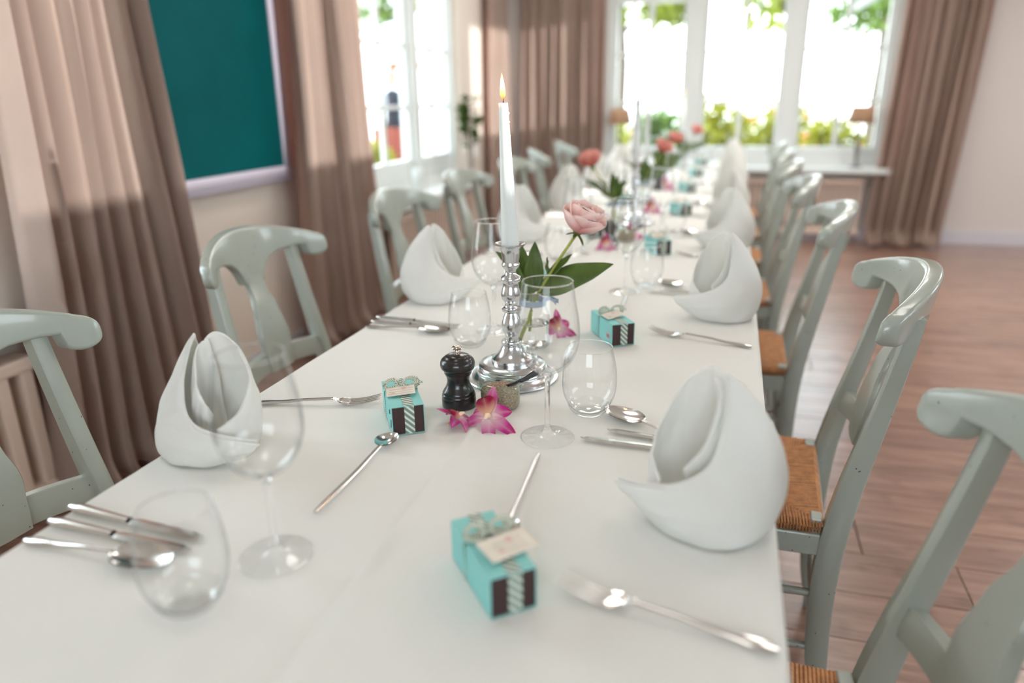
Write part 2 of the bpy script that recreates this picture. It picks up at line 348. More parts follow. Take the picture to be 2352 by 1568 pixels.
radiator(-.2, 1.60, XL+.085, 'x', 22, 'column radiator at the left edge of the photo, beside the long curtain', z1=.53)
for i_, (x, y, ax) in enumerate(((-.9, YF-.09, 'y'), (1.1, YF-.09, 'y'))): pass

# curtains
def curtain(name, ptop, pbot, zt, nf, amp, label, seed, normal, puddle=.05, thick=.003):
    b = MB(); rnd = random.Random(seed); ph = [rnd.uniform(-.5, .5) for _ in range(nf+2)]; am = [rnd.uniform(.55, 1.25) for _ in range(nf+2)]
    (ax, ay), (bx_, by) = ptop; (cx, cy), (dx, dy) = pbot; N = Vector(normal)
    def fn(u, v):
        z = zt*(1-v)+.012; k = v**1.6
        x0 = lerp(ax, cx, k); y0 = lerp(ay, cy, k); x1 = lerp(bx_, dx, k); y1 = lerp(by, dy, k)
        s = u*nf; i = int(s); f = s-i
        w = s+.18*lerp(ph[i], ph[i+1], f)
        a = amp*lerp(am[i], am[i+1], f)*(.8+.45*v)
        s1 = sin(2*pi*w); off = a*(abs(s1)**.62)*(1 if s1 > 0 else -1)+.22*a*sin(2*pi*w*2.3+seed+v*1.5)
        off += .012*sin(v*5+u*9+seed)
        p = 0
        if v > .94: p = (v-.94)/.06; off += puddle*p*p*(1+.5*sin(u*17))
        uu = u+.012*sin(2*pi*w*1.0+1)+.01*sin(v*4+u*20)
        z += .03*p*abs(sin(u*23+seed))
        return (lerp(x0, x1, uu)+N.x*off, lerp(y0, y1, uu)+N.y*off, max(z, .008))
    b.grid(fn, nf*16+1, 46)
    o = b.obj(name, CURT, thick=thick); tag(o, label, 'curtain', 'floor length linen curtains'); return o
curtain('curtain', ((-1.99, 1.70), (-1.99, 2.23)), ((-1.97, 1.56), (-1.97, 2.35)), 2.55, 8, .056, 'broad taupe linen curtain left of the dark chalkboard', 3, (1, 0))
curtain('curtain', ((-1.995, 3.19), (-1.995, 3.80)), ((-1.975, 3.06), (-1.975, 3.98)), 2.55, 8, .046, 'taupe linen curtain between the chalkboard and the left window', 5, (1, 0))
curtain('curtain', ((-2.04, 6.30), (-2.04, 6.86)), ((-2.03, 6.24), (-2.03, 6.86)), 2.55, 5, .035, 'taupe linen curtain on the left wall at the far corner', 8, (1, 0))
curtain('curtain', ((-1.93, 6.90), (-1.17, 6.90)), ((-1.95, 6.88), (-1.15, 6.88)), 2.55, 8, .04, 'taupe linen curtain left of the wide far window', 11, (0, -1))
curtain('curtain', ((1.22, 6.88), (1.86, 6.90)), ((1.14, 6.80), (1.74, 6.84)), 2.55, 8, .045, 'taupe linen curtain right of the wide far window, pooling on the floor', 14, (0, -1), puddle=.12)
# chalkboard
cb = empty('chalkboard', (XL, 2.60, .888)); tag(cb, 'dark teal chalkboard in a pale lilac frame on the left wall', 'chalkboard')
b = MB(); b.box(.012, .022, -.55, .59, .06, 1.35); b.obj('board_panel', BOARD, cb, smooth=False)
b = MB(); b.box(0, .034, -.60, .635, 0, .062); b.box(0, .034, -.60, .635, 1.35, 1.41); b.box(0, .034, -.60, -.545, .062, 1.35); b.box(0, .034, .585, .635, .062, 1.35); b.obj('frame', BFRAME, cb, smooth=False, bevel=.006)
b = MB(); b.box(0.012, .048, -.59, .625, -.006, .006); b.obj('chalk_ledge', BFRAME, cb, smooth=False, bevel=.003)

# ------------------------------------------------------------------ table and cloth
TX0, TX1, TY0, TY1, TZ = -.790, .087, .10, 6.15, .75
dt = empty('dining_table', ((TX0+TX1)/2, 3.1, 0)); tag(dt, 'long banquet table hidden beneath the white tablecloth', 'table')
b = MB(); b.box(-.42, .42, -2.96, 3.0, .715, .742); b.obj('tabletop', mat('table_wood', (150, 110, 80), .5), dt, smooth=False)
lg = MB(); lg.box(-.03, .03, -.03, .03, 0, .715)
for i, (x, y) in enumerate([(sx*.10, yy) for yy in (-2.8, -.95, -.8, .95, 1.1, 2.9) for sx in (-1, 1)]):
    lo = lg.obj('leg', mat('table_wood'), dt, smooth=False, bevel=.004) if i == 0 else lo.copy()
    if i: COL.objects.link(lo); lo.parent = dt
    lo.location = (x, y, 0)
def cloth():
    b = MB(); nx = 108; drop = .24
    xs = []
    # cross profile by arclength: left drop, top, right drop
    Wd = TX1-TX0; L = Wd+2*drop
    ys = [TY0+(TY1-TY0)*(j/520)**1.5 for j in range(521)]
    v = []; f = []
    def prof(s, y):
        r = .006
        side = 0
        if s < drop: side = -1; d = drop-s
        elif s > drop+Wd: side = 1; d = s-drop-Wd
        if side == 0:
            x = TX0+(s-drop); z = TZ
            z += .0048*exp(-((x+.358)/.008)**2) - .0012*exp(-((x+.345)/.012)**2)
            z += .0014*exp(-((x-.045)/.008)**2)
            for yc, sk in ((.885, .03), (1.62, .02), (2.53, -.02), (3.4, .02), (4.3, 0), (5.2, 0)):
                z += .0022*exp(-((y-yc-sk*x)/.009)**2)
            z += .0012*noise.noise(Vector((x*5, y*3, 1)))+.0006*noise.noise(Vector((x*16, y*12, 4)))
            e = min(x-TX0, TX1-x)
            if e < .008: z -= (.008-e)**2/.016
            return (x, y, z)
        x = TX0 if side < 0 else TX1
        wv = (.5+.5*sin(y*13+side+2*noise.noise(Vector((y*2, side, 0)))))
        out = .002+(.028*wv)*min(1, d/.2)**1.2
        return (x+side*out, y, TZ-.003-d)
    SS = [drop*i/12 for i in range(12)]+[drop+Wd*i/170 for i in range(171)]+[drop+Wd+drop*i/12 for i in range(1, 13)]
    nv = len(SS)
    for y in ys:
        for s in SS: v.append(prof(s, y))
    for j in range(len(ys)-1):
        for i in range(nv-1): a = j*nv+i; f.append((a, a+1, a+nv+1, a+nv))
    b.add(v, f)
    # end drops
    for yy, sg in ((TY1, 1), (TY0, -1)):
        b.grid(lambda u, w: (lerp(TX0, TX1, u), yy+sg*(.002+.02*w*(.5+.5*sin(u*20))), TZ-.003-.24*w), 60, 8, flip=sg < 0)
    o = b.obj('tablecloth', CLOTH); tag(o, 'white pressed cotton tablecloth with fold creases on the long table', 'tablecloth'); return o
cloth()

# ------------------------------------------------------------------ chairs
def make_chair():
    r = empty('dining_chair'); tag(r, 'x', 'chair', 'grey green painted dining chairs with rush seats')
    Wd = .236
    def bow(y): return .240+.088*(1-(y/Wd)**2)
    b = MB()
    CR, CY, CZ = .0315, .206, .865; Wd = .2374
    def ztop(y):
        y = abs(y); return .940-.95*y*y if y < CY else CZ+sqrt(max(0, CR**2-(y-CY)**2))
    def zbot(y):
        y = abs(y)
        if y > .1856: return CZ-sqrt(max(0, CR**2-(y-CY)**2))
        return pw([(0, .795), (.036, .795), (.039, .806), (.048, .826), (.062, .843), (.08, .855), (.11, .864), (.150, .868), (.1815, .8665), (.1856, .841)], y)
    half = [0, .012, .024, .0355, .0395, .046, .054, .064, .08, .095, .11, .125, .14, .155, .168, .181, .1856, .190, .196, .203, .210, .217, .223, .228, .232, .235, .2368, .23735]
    colsy = [-a for a in reversed(half)]+half[1:]; ny = len(colsy)
    def rail(u, w):
        y = colsy[int(round(u*(ny-1)))]; zt = ztop(y); zb = zbot(y); zc = (zt+zb)/2; h = (zt-zb)/2
        e = min(1, (Wd-abs(y))/.010); th = .0165*max(.35, sqrt(max(0, 1-(1-e)**2)))
        k = int(round(w*20)) % 20; c = k//5; f = (k % 5)/4; rc = min(.0085, h*.95, th*.95); a = pi/2*(c+f)
        ox = (th-rc)*(1 if c in (0, 3) else -1); oz = (h-rc)*(1 if c in (0, 1) else -1)
        X_ = ox+rc*cos(a); Z_ = oz+rc*sin(a); z = zc+Z_
        return (bow(y)+X_+(z-.87)*.16, y, z)
    b.grid(rail, ny, 20, cv=True)
    n0 = len(b.v); b.f.append(tuple(range(n0-20*ny, n0-20*ny+20))); b.f.append(tuple(n0-1-i for i in range(20))); b.m += [0, 0]
    b.obj('top_rail', PAINT, r)
    # splat
    hw = lambda z: sm([(.57, .058), (.60, .054), (.66, .047), (.74, .032), (.79, .031), (.81, .034)], z)
    sx = lambda z: crom([(.250,), (.262,), (.282,), (.312,)], (z-.565)/.25)[0]
    hw = lambda z: sm([(.57, .046), (.605, .050), (.655, .056), (.72, .043), (.775, .029), (.815, .031)], z)
    b = MB()
    def spl(u, w):
        z = lerp(.565, .815, u); h = hw(z); a = w
        q = [(-1, -.006), (-.96, -.009), (0, -.011), (.96, -.009), (1, -.006), (1, .006), (.96, .009), (0, .007), (-.96, .009), (-1, .006)]
        i = int(round(w*10)) % 10; return (sx(z)+q[i][1], q[i][0]*h, z)
    b.grid(spl, 30, 10, cv=True); b.obj('splat', PAINT, r)
    # lower back rail (bowed)
    b = MB()
    def lr(u, w):
        y = lerp(-.172, .172, u); zc = .578+.014*cos(pi*y/.36); q = [(-.009, -.026), (.009, -.026), (.011, 0), (.009, .026), (-.009, .026), (-.011, 0)][int(round(w*6)) % 6]
        return (.238+.026*(1-(y/.172)**2)+q[0]+q[1]*.15, y, zc+q[1])
    b.grid(lr, 25, 6, cv=True); b.f += [(5, 4, 3, 2, 1, 0), tuple(range(144, 150))]; b.m += [0, 0]; b.obj('lower_back_rail', PAINT, r, bevel=.002)
    # rear legs / posts
    def post(s):
        b = MB(); PX = [(.232,), (.216,), (.208,), (.207,), (.214,), (.232,), (.256,), (.279,), (.298,)]
        px = lambda z: crom(PX, z/.874)[0]
        py = lambda z: pw([(0, .178), (.45, .182), (.872, .157)], z)*s
        DX = [(.018,), (.021,), (.023,), (.024,), (.0235,), (.021,), (.018,), (.0155,), (.014,)]
        dx = lambda z: crom(DX, z/.874)[0]; dy = lambda z: pw([(0, .012), (.45, .0165), (.872, .015)], z)
        def fn(u, w):
            z = lerp(0, .874, u); q = [(-1, -.82), (-.85, -1), (.85, -1), (1, -.82), (1, .82), (.85, 1), (-.85, 1), (-1, .82)][int(round(w*8)) % 8]
            return (px(z)+q[0]*dx(z), py(z)+q[1]*dy(z), z)
        b.grid(fn, 40, 8, cv=True); n = len(b.v); b.f += [tuple(range(7, -1, -1)), tuple(range(n-8, n))]; b.m += [0, 0]
        return b
    for s in (-1, 1): post(s).obj('leg', PAINT, r)
    for s in (-1, 1):
        b = MB(); prof = [(.010, 0), (.013, .03), (.012, .10), (.016, .2), (.017, .30), (.018, .36)]; b.lathe(prof, 14, T(-.175, s*.195, 0), cap0=True)
        b.box(-.195, -.155, s*.195-.02, s*.195+.02, .36, .462); b.obj('leg', PAINT, r, bevel=.003)
    # seat rails
    for s in (-1, 1):
        b = MB(); M = T(.0, s*.19, 0, rz=-s*.035); b.box(-.17, .19, -.010, .010, .385, .432, M); b.obj('seat_rail', PAINT, r, smooth=False, bevel=.003)
    b = MB(); b.box(-.185, -.165, -.18, .18, .385, .432); b.obj('seat_rail', PAINT, r, smooth=False, bevel=.003)
    b = MB(); b.box(.180, .200, -.168, .168, .385, .432); b.obj('seat_rail', PAINT, r, smooth=False, bevel=.003)
    # corner blocks
    for s in (-1, 1):
        b = MB(); b.box(.168, .190, s*.170-.016, s*.170+.016, .425, .463); b.obj('corner_block', PAINT, r, smooth=False, bevel=.003)
    # turned side stretchers and cross stretchers
    def turned(p, q):
        b = MB(); p = Vector(p); q = Vector(q); b.tube([p.lerp(q, t) for t in (0, .15, .35, .5, .65, .85, 1)], [.0075, .009, .0125, .0135, .0125, .009, .0075], 10); b.obj('stretcher', PAINT, r)
    for s in (-1, 1):
        turned((-.175, s*.195, .29), (.207, s*.18, .29)); turned((-.175, s*.195, .16), (.212, s*.18, .16))
    turned((-.175, -.195, .23), (-.175, .195, .23)); turned((.205, -.18, .33), (.205, .18, .33)); turned((.21, -.18, .2), (.21, .18, .2))
    # rush seat: strands run over each rail to the diagonals
    b = MB(); A = [Vector((-.200, -.212)), Vector((-.200, .212)), Vector((.188, .186)), Vector((.188, -.186))]; ctr = Vector((-.005, 0)); zt = .458
    for k in range(4):
        P, Q = A[k], A[(k+1) % 4]; L = (Q-P).length; n = int(L/.0058); d = (Q-P).normalized(); inn = Vector((-d.y, d.x))
        if inn.dot(ctr-P) < 0: inn = -inn
        for i in range(n):
            t = (i+.5)/n; p0 = P.lerp(Q, t)
            if k in (1, 3) and t > .93 and k == 1: pass
            # distance inwards to the diagonal
            tt = min(t, 1-t); depth = tt*2*abs((ctr-P).dot(inn))
            g = p0-(P if t < .5 else Q); C_ = ctr-(P if t < .5 else Q); 
            den = inn.x*C_.y-inn.y*C_.x
            depth = abs((g.x*C_.y-g.y*C_.x)/den) if abs(den) > 1e-6 else depth
            depth = max(depth, .004)
            e = p0+inn*depth
            dip = lambda q: zt-.010*min(1, (q-p0).length/.12)
            pts = [(p0.x+inn.x*.012, p0.y+inn.y*.012, .428), (p0.x, p0.y, .436), (p0.x-inn.x*.004, p0.y-inn.y*.004, .448), (p0.x+inn.x*.004, p0.y+inn.y*.004, zt), ((p0.x+e.x)/2, (p0.y+e.y)/2, dip((p0+e)/2)), (e.x, e.y, dip(e)-.001)]
            j = random.uniform(-.0006, .0006)
            b.tube([(x, y, z+j) for x, y, z in pts], .0031, 5, caps=False)
    b.obj('seat', RUSH, r)
    b = MB(); b.prism([tuple(a*.97) for a in A], .436, .446); b.obj('seat_padding', mat('rush_underside', (150, 104, 66), .8), r, smooth=False)
    return r
chair = make_chair()
RC = [(.044, 1.54, -.05), (.038, .745, .03), (.022, 2.40, -.02), (.0, 3.18, .02), (-.01, 3.92, -.03), (.0, 4.66, .03), (.01, 5.42, 0)]
RC.sort(key=lambda q: q[1])
used = False
for i, (x, y, a) in enumerate(RC):
    put(chair, used, (x, y, 0), a, '%s grey-green rush-seat chair on the right side of the table' % ORD[i]); used = True
LC = [(-.860, .731, -.10), (-.879, 1.582, -.06), (-.872, 2.427, -.09), (-.905, 3.22, -.08), (-.87, 3.95, -.06), (-.92, 4.75, .35), (-.95, 5.60, .45)]
for i, (x, y, a) in enumerate(LC):
    put(chair, True, (x, y, 0), pi+a, '%s grey-green rush-seat chair on the left side of the table' % ORD[i])
# ------------------------------------------------------------------ napkins
def make_napkin(mir=1, var=0):
    A = [[(-.088, -.012, .010), (-.110, -.015, .026), (-.122, -.010, .040)],
         [(-.055, -.048, 0), (-.074, -.064, .026), (-.082, -.042, .052)],
         [(-.012, -.072, 0), (-.016, -.090, .036), (-.038, -.056, .066)],
         [(.028, -.068, 0), (.048, -.088, .045), (-.004, -.046, .092)],
         [(.056, -.038, 0), (.108, -.048, .060), (.006, -.028, .142)],
         [(.064, .010, 0), (.128, .004, .070), (.008, -.006, .188)],
         [(.046, .048, 0), (.100, .060, .075), (.040, .022, .150)],
         [(.006, .062, 0), (.030, .080, .085), (.020, .040, .130)]]
    B = [[(.030, .030, 0), (.030, .036, .10), (.006, .010, .178)],
         [(.000, .050, 0), (-.006, .062, .10), (-.010, .022, .190)],
         [(-.034, .050, 0), (-.056, .062, .085), (-.038, .034, .166)],
         [(-.056, .026, 0), (-.082, .032, .065), (-.062, .028, .122)],
         [(-.062, -.010, 0), (-.082, -.012, .04), (-.074, -.004, .080)],
         [(-.048, -.036, 0), (-.062, -.046, .03), (-.060, -.034, .058)]]
    Cc = [[(-.03, -.03, .0), (-.03, -.03, .04), (-.035, -.020, .070)],
          [(.0, -.030, 0), (.0, -.034, .05), (-.012, -.024, .110)],
          [(.026, -.008, 0), (.036, -.010, .08), (.000, -.010, .168)],
          [(.012, .030, 0), (.016, .034, .08), (-.008, .008, .182)]]
    r = empty('napkin'); tag(r, 'x', 'napkin', 'white linen napkins folded into standing mitres')
    def sheet(cols, name, sc=1, dz=0, nu=44, nv=26, wr=.0026, sd=0):
        b = MB()
        bot = [c[0] for c in cols]; mid = [c[1] for c in cols]; top = [c[2] for c in cols]
        def fn(u, v):
            p0 = Vector(crom(bot, u)); p1 = Vector(crom(mid, u)); p2 = Vector(crom(top, u))
            q = p0*(1-v)**2+p1*2*v*(1-v)+p2*v*v
            q = Vector((q.x*sc, q.y*sc, q.z+dz*v))
            w = noise.noise(Vector((u*5+sd, v*2, var)))*wr*5*v*(1.2-v)+noise.noise(Vector((u*14+sd, v*4, var+3)))*wr
            nrm = Vector((q.x, q.y, 0)).normalized() if (abs(q.x)+abs(q.y)) > 1e-4 else Vector((1, 0, 0))
            q += nrm*w
            if v > .965: q -= nrm*.0015
            return (q.x*mir, q.y, max(q.z, .0008))
        b.grid(fn, nu, nv); return b.obj(name, NAPK, r, thick=.0022)
    sheet(A, 'outer_wrap', 1, 0, 60, 28, sd=1+var); sheet(A, 'hem_layer', .945, .004, 60, 28, sd=5+var)
    sheet(B, 'back_panel', 1, 0, sd=9+var); sheet(Cc, 'inner_fold', 1, 0, sd=12+var)
    return r
NR = make_napkin(1, 0); NL = make_napkin(-1, 3.1)
YR = [.825, 1.735, 2.56, 3.38, 4.2, 5.0, 5.75]; YL = [.835, 1.72, 2.56, 3.37, 4.2, 5.0, 5.75]
ur = ul = False
for i in range(7):
    put(NR, ur, (.008, YR[i], TZ+.0028), [0, .15, -.2, .25, -.1, .1, 0][i], '%s folded white napkin on the right side of the table' % ORD[i], sc=(1, 1, [1, 1.02, 1.05, 1, 1.05, 1, 1][i])); ur = True
    put(NL, ul, (-.722, YL[i], TZ+.0028), [-.30, .55, .3, -.2, .1, -.1, 0][i], '%s folded white napkin on the left side of the table' % ORD[i], sc=(1, 1, [.93, 1.0, 1.04, 1.05, 1, 1, 1][i])); ul = True

# ------------------------------------------------------------------ glasses
def make_wine():
    r = empty('wine_glass'); tag(r, 'x', 'wine glass', 'stemmed wine glasses')
    b = MB(); prof = [(.0045, .1045), (.010, .1065), (.020, .1115), (.030, .1195), (.038, .130), (.0435, .1425), (.0468, .157), (.0475, .170), (.0462, .188), (.0432, .208), (.0398, .228), (.0366, .2475)]
    P = [crom(prof, t/44) for t in range(45)]; b.lathe(P, 56); b.lathe([(.0005, .1085), (.008, .1095), (.018, .1140), (.027, .1205), (.0345, .129), (.0385, .136), (.0405, .1405)], 48); b.obj('bowl', THIN, r)
    b = MB(); b.lathe([(.0366+.0007*cos(a*pi/4), .2478+.0007*sin(a*pi/4)) for a in range(9)], 56); b.obj('rim', SOLID, r)
    b = MB(); pr = [(.0075, .0100), (.0048, .016), (.0040, .028), (.0038, .06), (.0040, .09), (.0055, .100), (.0075, .1045), (.004, .1065), (0, .1068)]
    P = [crom(pr, t/70) for t in range(71)]; P = [(max(0, a), z) for a, z in P]; b.lathe(P, 40); b.obj('stem', SOLID, r)
    b = MB(); pr = [(.0414, .0012), (.0405, .0022), (.030, .0034), (.018, .0054), (.011, .0078), (.0075, .0102)]; b.lathe([crom(pr, t/24) for t in range(25)], 48); b.lathe([(.0410+.0009*cos(a*pi/4), .0013+.0009*sin(a*pi/4)) for a in range(9)], 48); b.obj('foot', THIN, r)
    return r
def make_tumbler():
    r = empty('tumbler'); tag(r, 'x', 'tumbler', 'stemless water glasses')
    b = MB(); prof = [(.0, .0065), (.016, .0065), (.024, .0085), (.034, .018), (.0415, .034), (.0445, .052), (.0442, .070), (.0418, .090), (.0385, .105), (.0360, .1165)]
    P = [crom(prof, t/40) for t in range(41)]; P = [(max(0, a), z) for a, z in P]; b.lathe(P, 56); b.obj('body', THIN, r)
    b = MB(); b.lathe([(.0360+.0007*cos(a*pi/4), .1167+.0007*sin(a*pi/4)) for a in range(9)], 56); b.obj('rim', SOLID, r)
    b = MB(); pr = [(0, .0008), (.019, .0008), (.024, .0022), (.031, .0095), (.0345, .016), (.033, .0165), (.025, .0092), (.016, .0068), (0, .0066)]; P = [(max(0, crom(pr, t/50)[0]), crom(pr, t/50)[1]) for t in range(51)]
    b.lathe(P, 48); b.obj('thick_base', THIN, r)
    return r
WG = make_wine(); TB = make_tumbler()
wr_ = [(-.240, .990), (-.246, 1.892), (-.235, 2.74), (-.25, 3.56), (-.24, 4.38), (-.24, 5.17), (-.24, 5.9)]
wl_ = [(-.469, .609), (-.483, 1.486), (-.47, 2.35), (-.47, 3.16), (-.47, 4.0), (-.47, 4.8), (-.47, 5.55)]
tr_ = [(-.195, 1.095), (-.198, 1.962), (-.19, 2.83), (-.20, 3.65), (-.19, 4.47), (-.19, 5.26), (-.19, 5.98)]
tl_ = [(-.506, .510), (-.501, 1.374), (-.51, 2.25), (-.51, 3.06), (-.51, 3.9), (-.51, 4.7), (-.51, 5.45)]
u1 = u2 = False
for i in range(7):
    put(WG, u1, wr_[i]+(TZ+.001,), .3*i, '%s stemmed wine glass of the right-hand row' % ORD[i]); u1 = True
    put(WG, True, wl_[i]+(TZ+.001,), .3*i, '%s stemmed wine glass of the left-hand row' % ORD[i])
    put(TB, u2, tr_[i]+(TZ+.001,), .3*i, '%s stemless tumbler of the right-hand row' % ORD[i]); u2 = True
    put(TB, True, tl_[i]+(TZ+.001,), .3*i, '%s stemless tumbler of the left-hand row' % ORD[i])

# ------------------------------------------------------------------ cutlery (lies along +x: handle end at 0, working end at +L)
def handle(b, L, w=.0075, end=.0):
    # rounded, slightly flared handle from x=0 to x=L
    wd = lambda t: sm([(0, .0042), (.06, .0078), (.14, w*1.05), (.35, w*.72), (.7, .0036), (1, .0032)], t)
    th = lambda t: sm([(0, .0016), (.12, .0026), (.5, .0022), (1, .0022)], t)
    zc = lambda t: sm([(0, .0030), (.3, .0040), (.75, .0075), (1, .0085)], t)
    b.grid(lambda u, v: (u*L, cos(2*pi*v)*wd(u), zc(u)+sin(2*pi*v)*th(u)), 30, 10, cv=True)
    n = len(b.v); b.f.append(tuple(range(n-300, n-290))); b.m.append(0)
def make_fork():
    b = MB(); handle(b, .125)
    def base(u, v):
        w = sm([(0, .0033), (.25, .0050), (.6, .0120), (1, .0128)], u); z = sm([(0, .0085), (.4, .0045), (1, .0022)], u)
        q = 2*pi*v; return (.124+u*.030, cos(q)*w, z+sin(q)*.0011+(cos(q)**2)*.0014)
    b.grid(base, 16, 12, cv=True)
    for k in range(4):
        y = -.0105+.007*k
        pts = [(.150+t*.050, y*(1-.06*t), .0030+.0100*t*t-.001*t) for t in [i/8 for i in range(9)]]
        b.tube(pts, [.0024, .0023, .0022, .0021, .002, .0019, .0017, .0014, .0006], 8, flat=.55)
    o = b.obj('fork', STEEL); return tag(o, 'x', 'fork', 'polished steel dinner forks')
def make_spoon(Lh=.130, bl=.080, bw=.0245, name='soup_spoon', narrow=False, cat='spoon', grp='polished steel soup spoons'):
    b = MB()
    if narrow:
        b.tube([(0, 0, .0032), (.02, 0, .0034), (Lh*.6, 0, .0042), (Lh*.9, 0, .0075), (Lh, 0, .0078)], [.0030, .0036, .0030, .0026, .0026], 10, flat=.62)
    else: handle(b, Lh)
    def bowl(u, v):
        t = u; w = bw*sqrt(max(0, 1-(2*t-1)**2))*(1-.18*(t-.2)); w = max(w, .0028 if t < .5 else .0002)
        s = 2*v-1; dish = .0085*(1-s*s)*sin(pi*min(1, max(0, t)))**.7
        zr = sm([(0, .0085), (.35, .0095), (1, .0080)], t)
        return (Lh-.002+t*bl, s*w, zr-dish+.0006)
    b2 = MB(); b2.grid(bowl, 26, 13)
    n = len(b.v); b.grid(bowl, 26, 13); b.grid(lambda u, v: (bowl(u, v)[0], bowl(u, v)[1], max(.0003, bowl(u, v)[2]-.0011)), 26, 13, flip=True)
    o = b.obj(name, STEEL); return tag(o, 'x', cat, grp)
def make_knife():
    r = empty('table_knife'); tag(r, 'x', 'knife', 'polished steel table knives')
    b = MB(); b.grid(lambda u, v: (u*.100, cos(2*pi*v)*sm([(0, .0055), (.1, .0085), (.5, .0072), (1, .0058)], u), .0048+sin(2*pi*v)*sm([(0, .0025), (.2, .0040), (1, .0030)], u)), 20, 12, cv=True)
    b.f.append(tuple(range(0, 12))); b.m.append(0); b.obj('handle', STEEL, r)
    b = MB()
    def bl(u, v):
        yt = sm([(0, .0050), (.12, .0085), (.8, .0095), (.95, .0065), (1, .001)], u); yb = -sm([(0, .0050), (.1, .0065), (1, .0062)], u)
        if u > .9: yb = lerp(yb, .0005, (u-.9)/.1)
        q = [(0, 0), (.5, .0012), (1, .0004), (.5, -.0004)]; i = int(round(v*4)) % 4
        return (.099+u*.118, lerp(yb, yt, q[i][0]), .0040-.0012*u+q[i][1])
    b.grid(bl, 26, 4, cv=True); b.obj('blade', STEEL, r, smooth=False)
    return r
FK = make_fork(); SS = make_spoon(); KN = make_knife()
DS = make_spoon(.160, .040, .0155, 'dessert_spoon', True, 'spoon', 'slim dessert spoons laid above the places')
c_ = {'F': False, 'S': False, 'K': False, 'D': False}
def lay(P, k, x0, y0, x1, y1, label, ln):
    a = math.atan2(y1-y0, x1-x0); put(P, c_[k], (x0, y0, TZ+.0012), a, label, sc={'F': (1.12,)*3, 'D': (1.15,)*3}.get(k)); c_[k] = True
for i in range(7):
    d = YR[i]-.825; e = YL[i]-.835
    if i == 0: lay(FK, 'F', .078, .600, -.155, .645, 'nearest steel fork on the right, tines towards the gift box', 0)
    else: lay(FK, 'F', .070, .640+d+(-.05 if i == 1 else 0), -.15, .672+d+(-.02 if i == 1 else 0), '%s steel fork on the right side of the table' % ORD[i], 0)
    lay(FK, 'F', -.765, .985+e, -.59, 1.035+e, '%s steel fork on the left side of the table' % ORD[i], 0)
    # right knives + spoon (blades towards the middle)
    lay(KN, 'K', .027, .985+d, -.19, .998+d, '%s outer table knife on the right side, closest to the napkin' % ORD[i], 0)
    lay(KN, 'K', .060, .985+.02+d, -.15, 1.036+d, '%s inner table knife on the right side, between knife and spoon' % ORD[i], 0)
    lay(SS, 'S', .004, .995+d, -.140, 1.092+d, '%s soup spoon on the right side, bowl towards the glasses' % ORD[i], 0)
    lay(KN, 'K', -.788, .630+e, -.57, .612+e, '%s outer table knife on the left side, beside the napkin' % ORD[i], 0)
    lay(KN, 'K', -.785, .596+e, -.57, .588+e, '%s inner table knife on the left side, between knife and spoon' % ORD[i], 0)
    lay(SS, 'S', -.780, .556+e, -.59, .560+e, '%s soup spoon on the left side, bowl behind the tumbler' % ORD[i], 0)
    lay(DS, 'D', -.472, .700+e, -.470, .900+e, '%s slim dessert spoon lying lengthwise in the left row' % ORD[i], 0)
    if i == 0: lay(DS, 'D', -.238, .925, -.226, .725, 'nearest slim dessert spoon in the right row, touching the gift box', 0)
    else: lay(DS, 'D', -.235, .925+d, -.230, .725+d, '%s slim dessert spoon lying lengthwise in the right row' % ORD[i], 0)

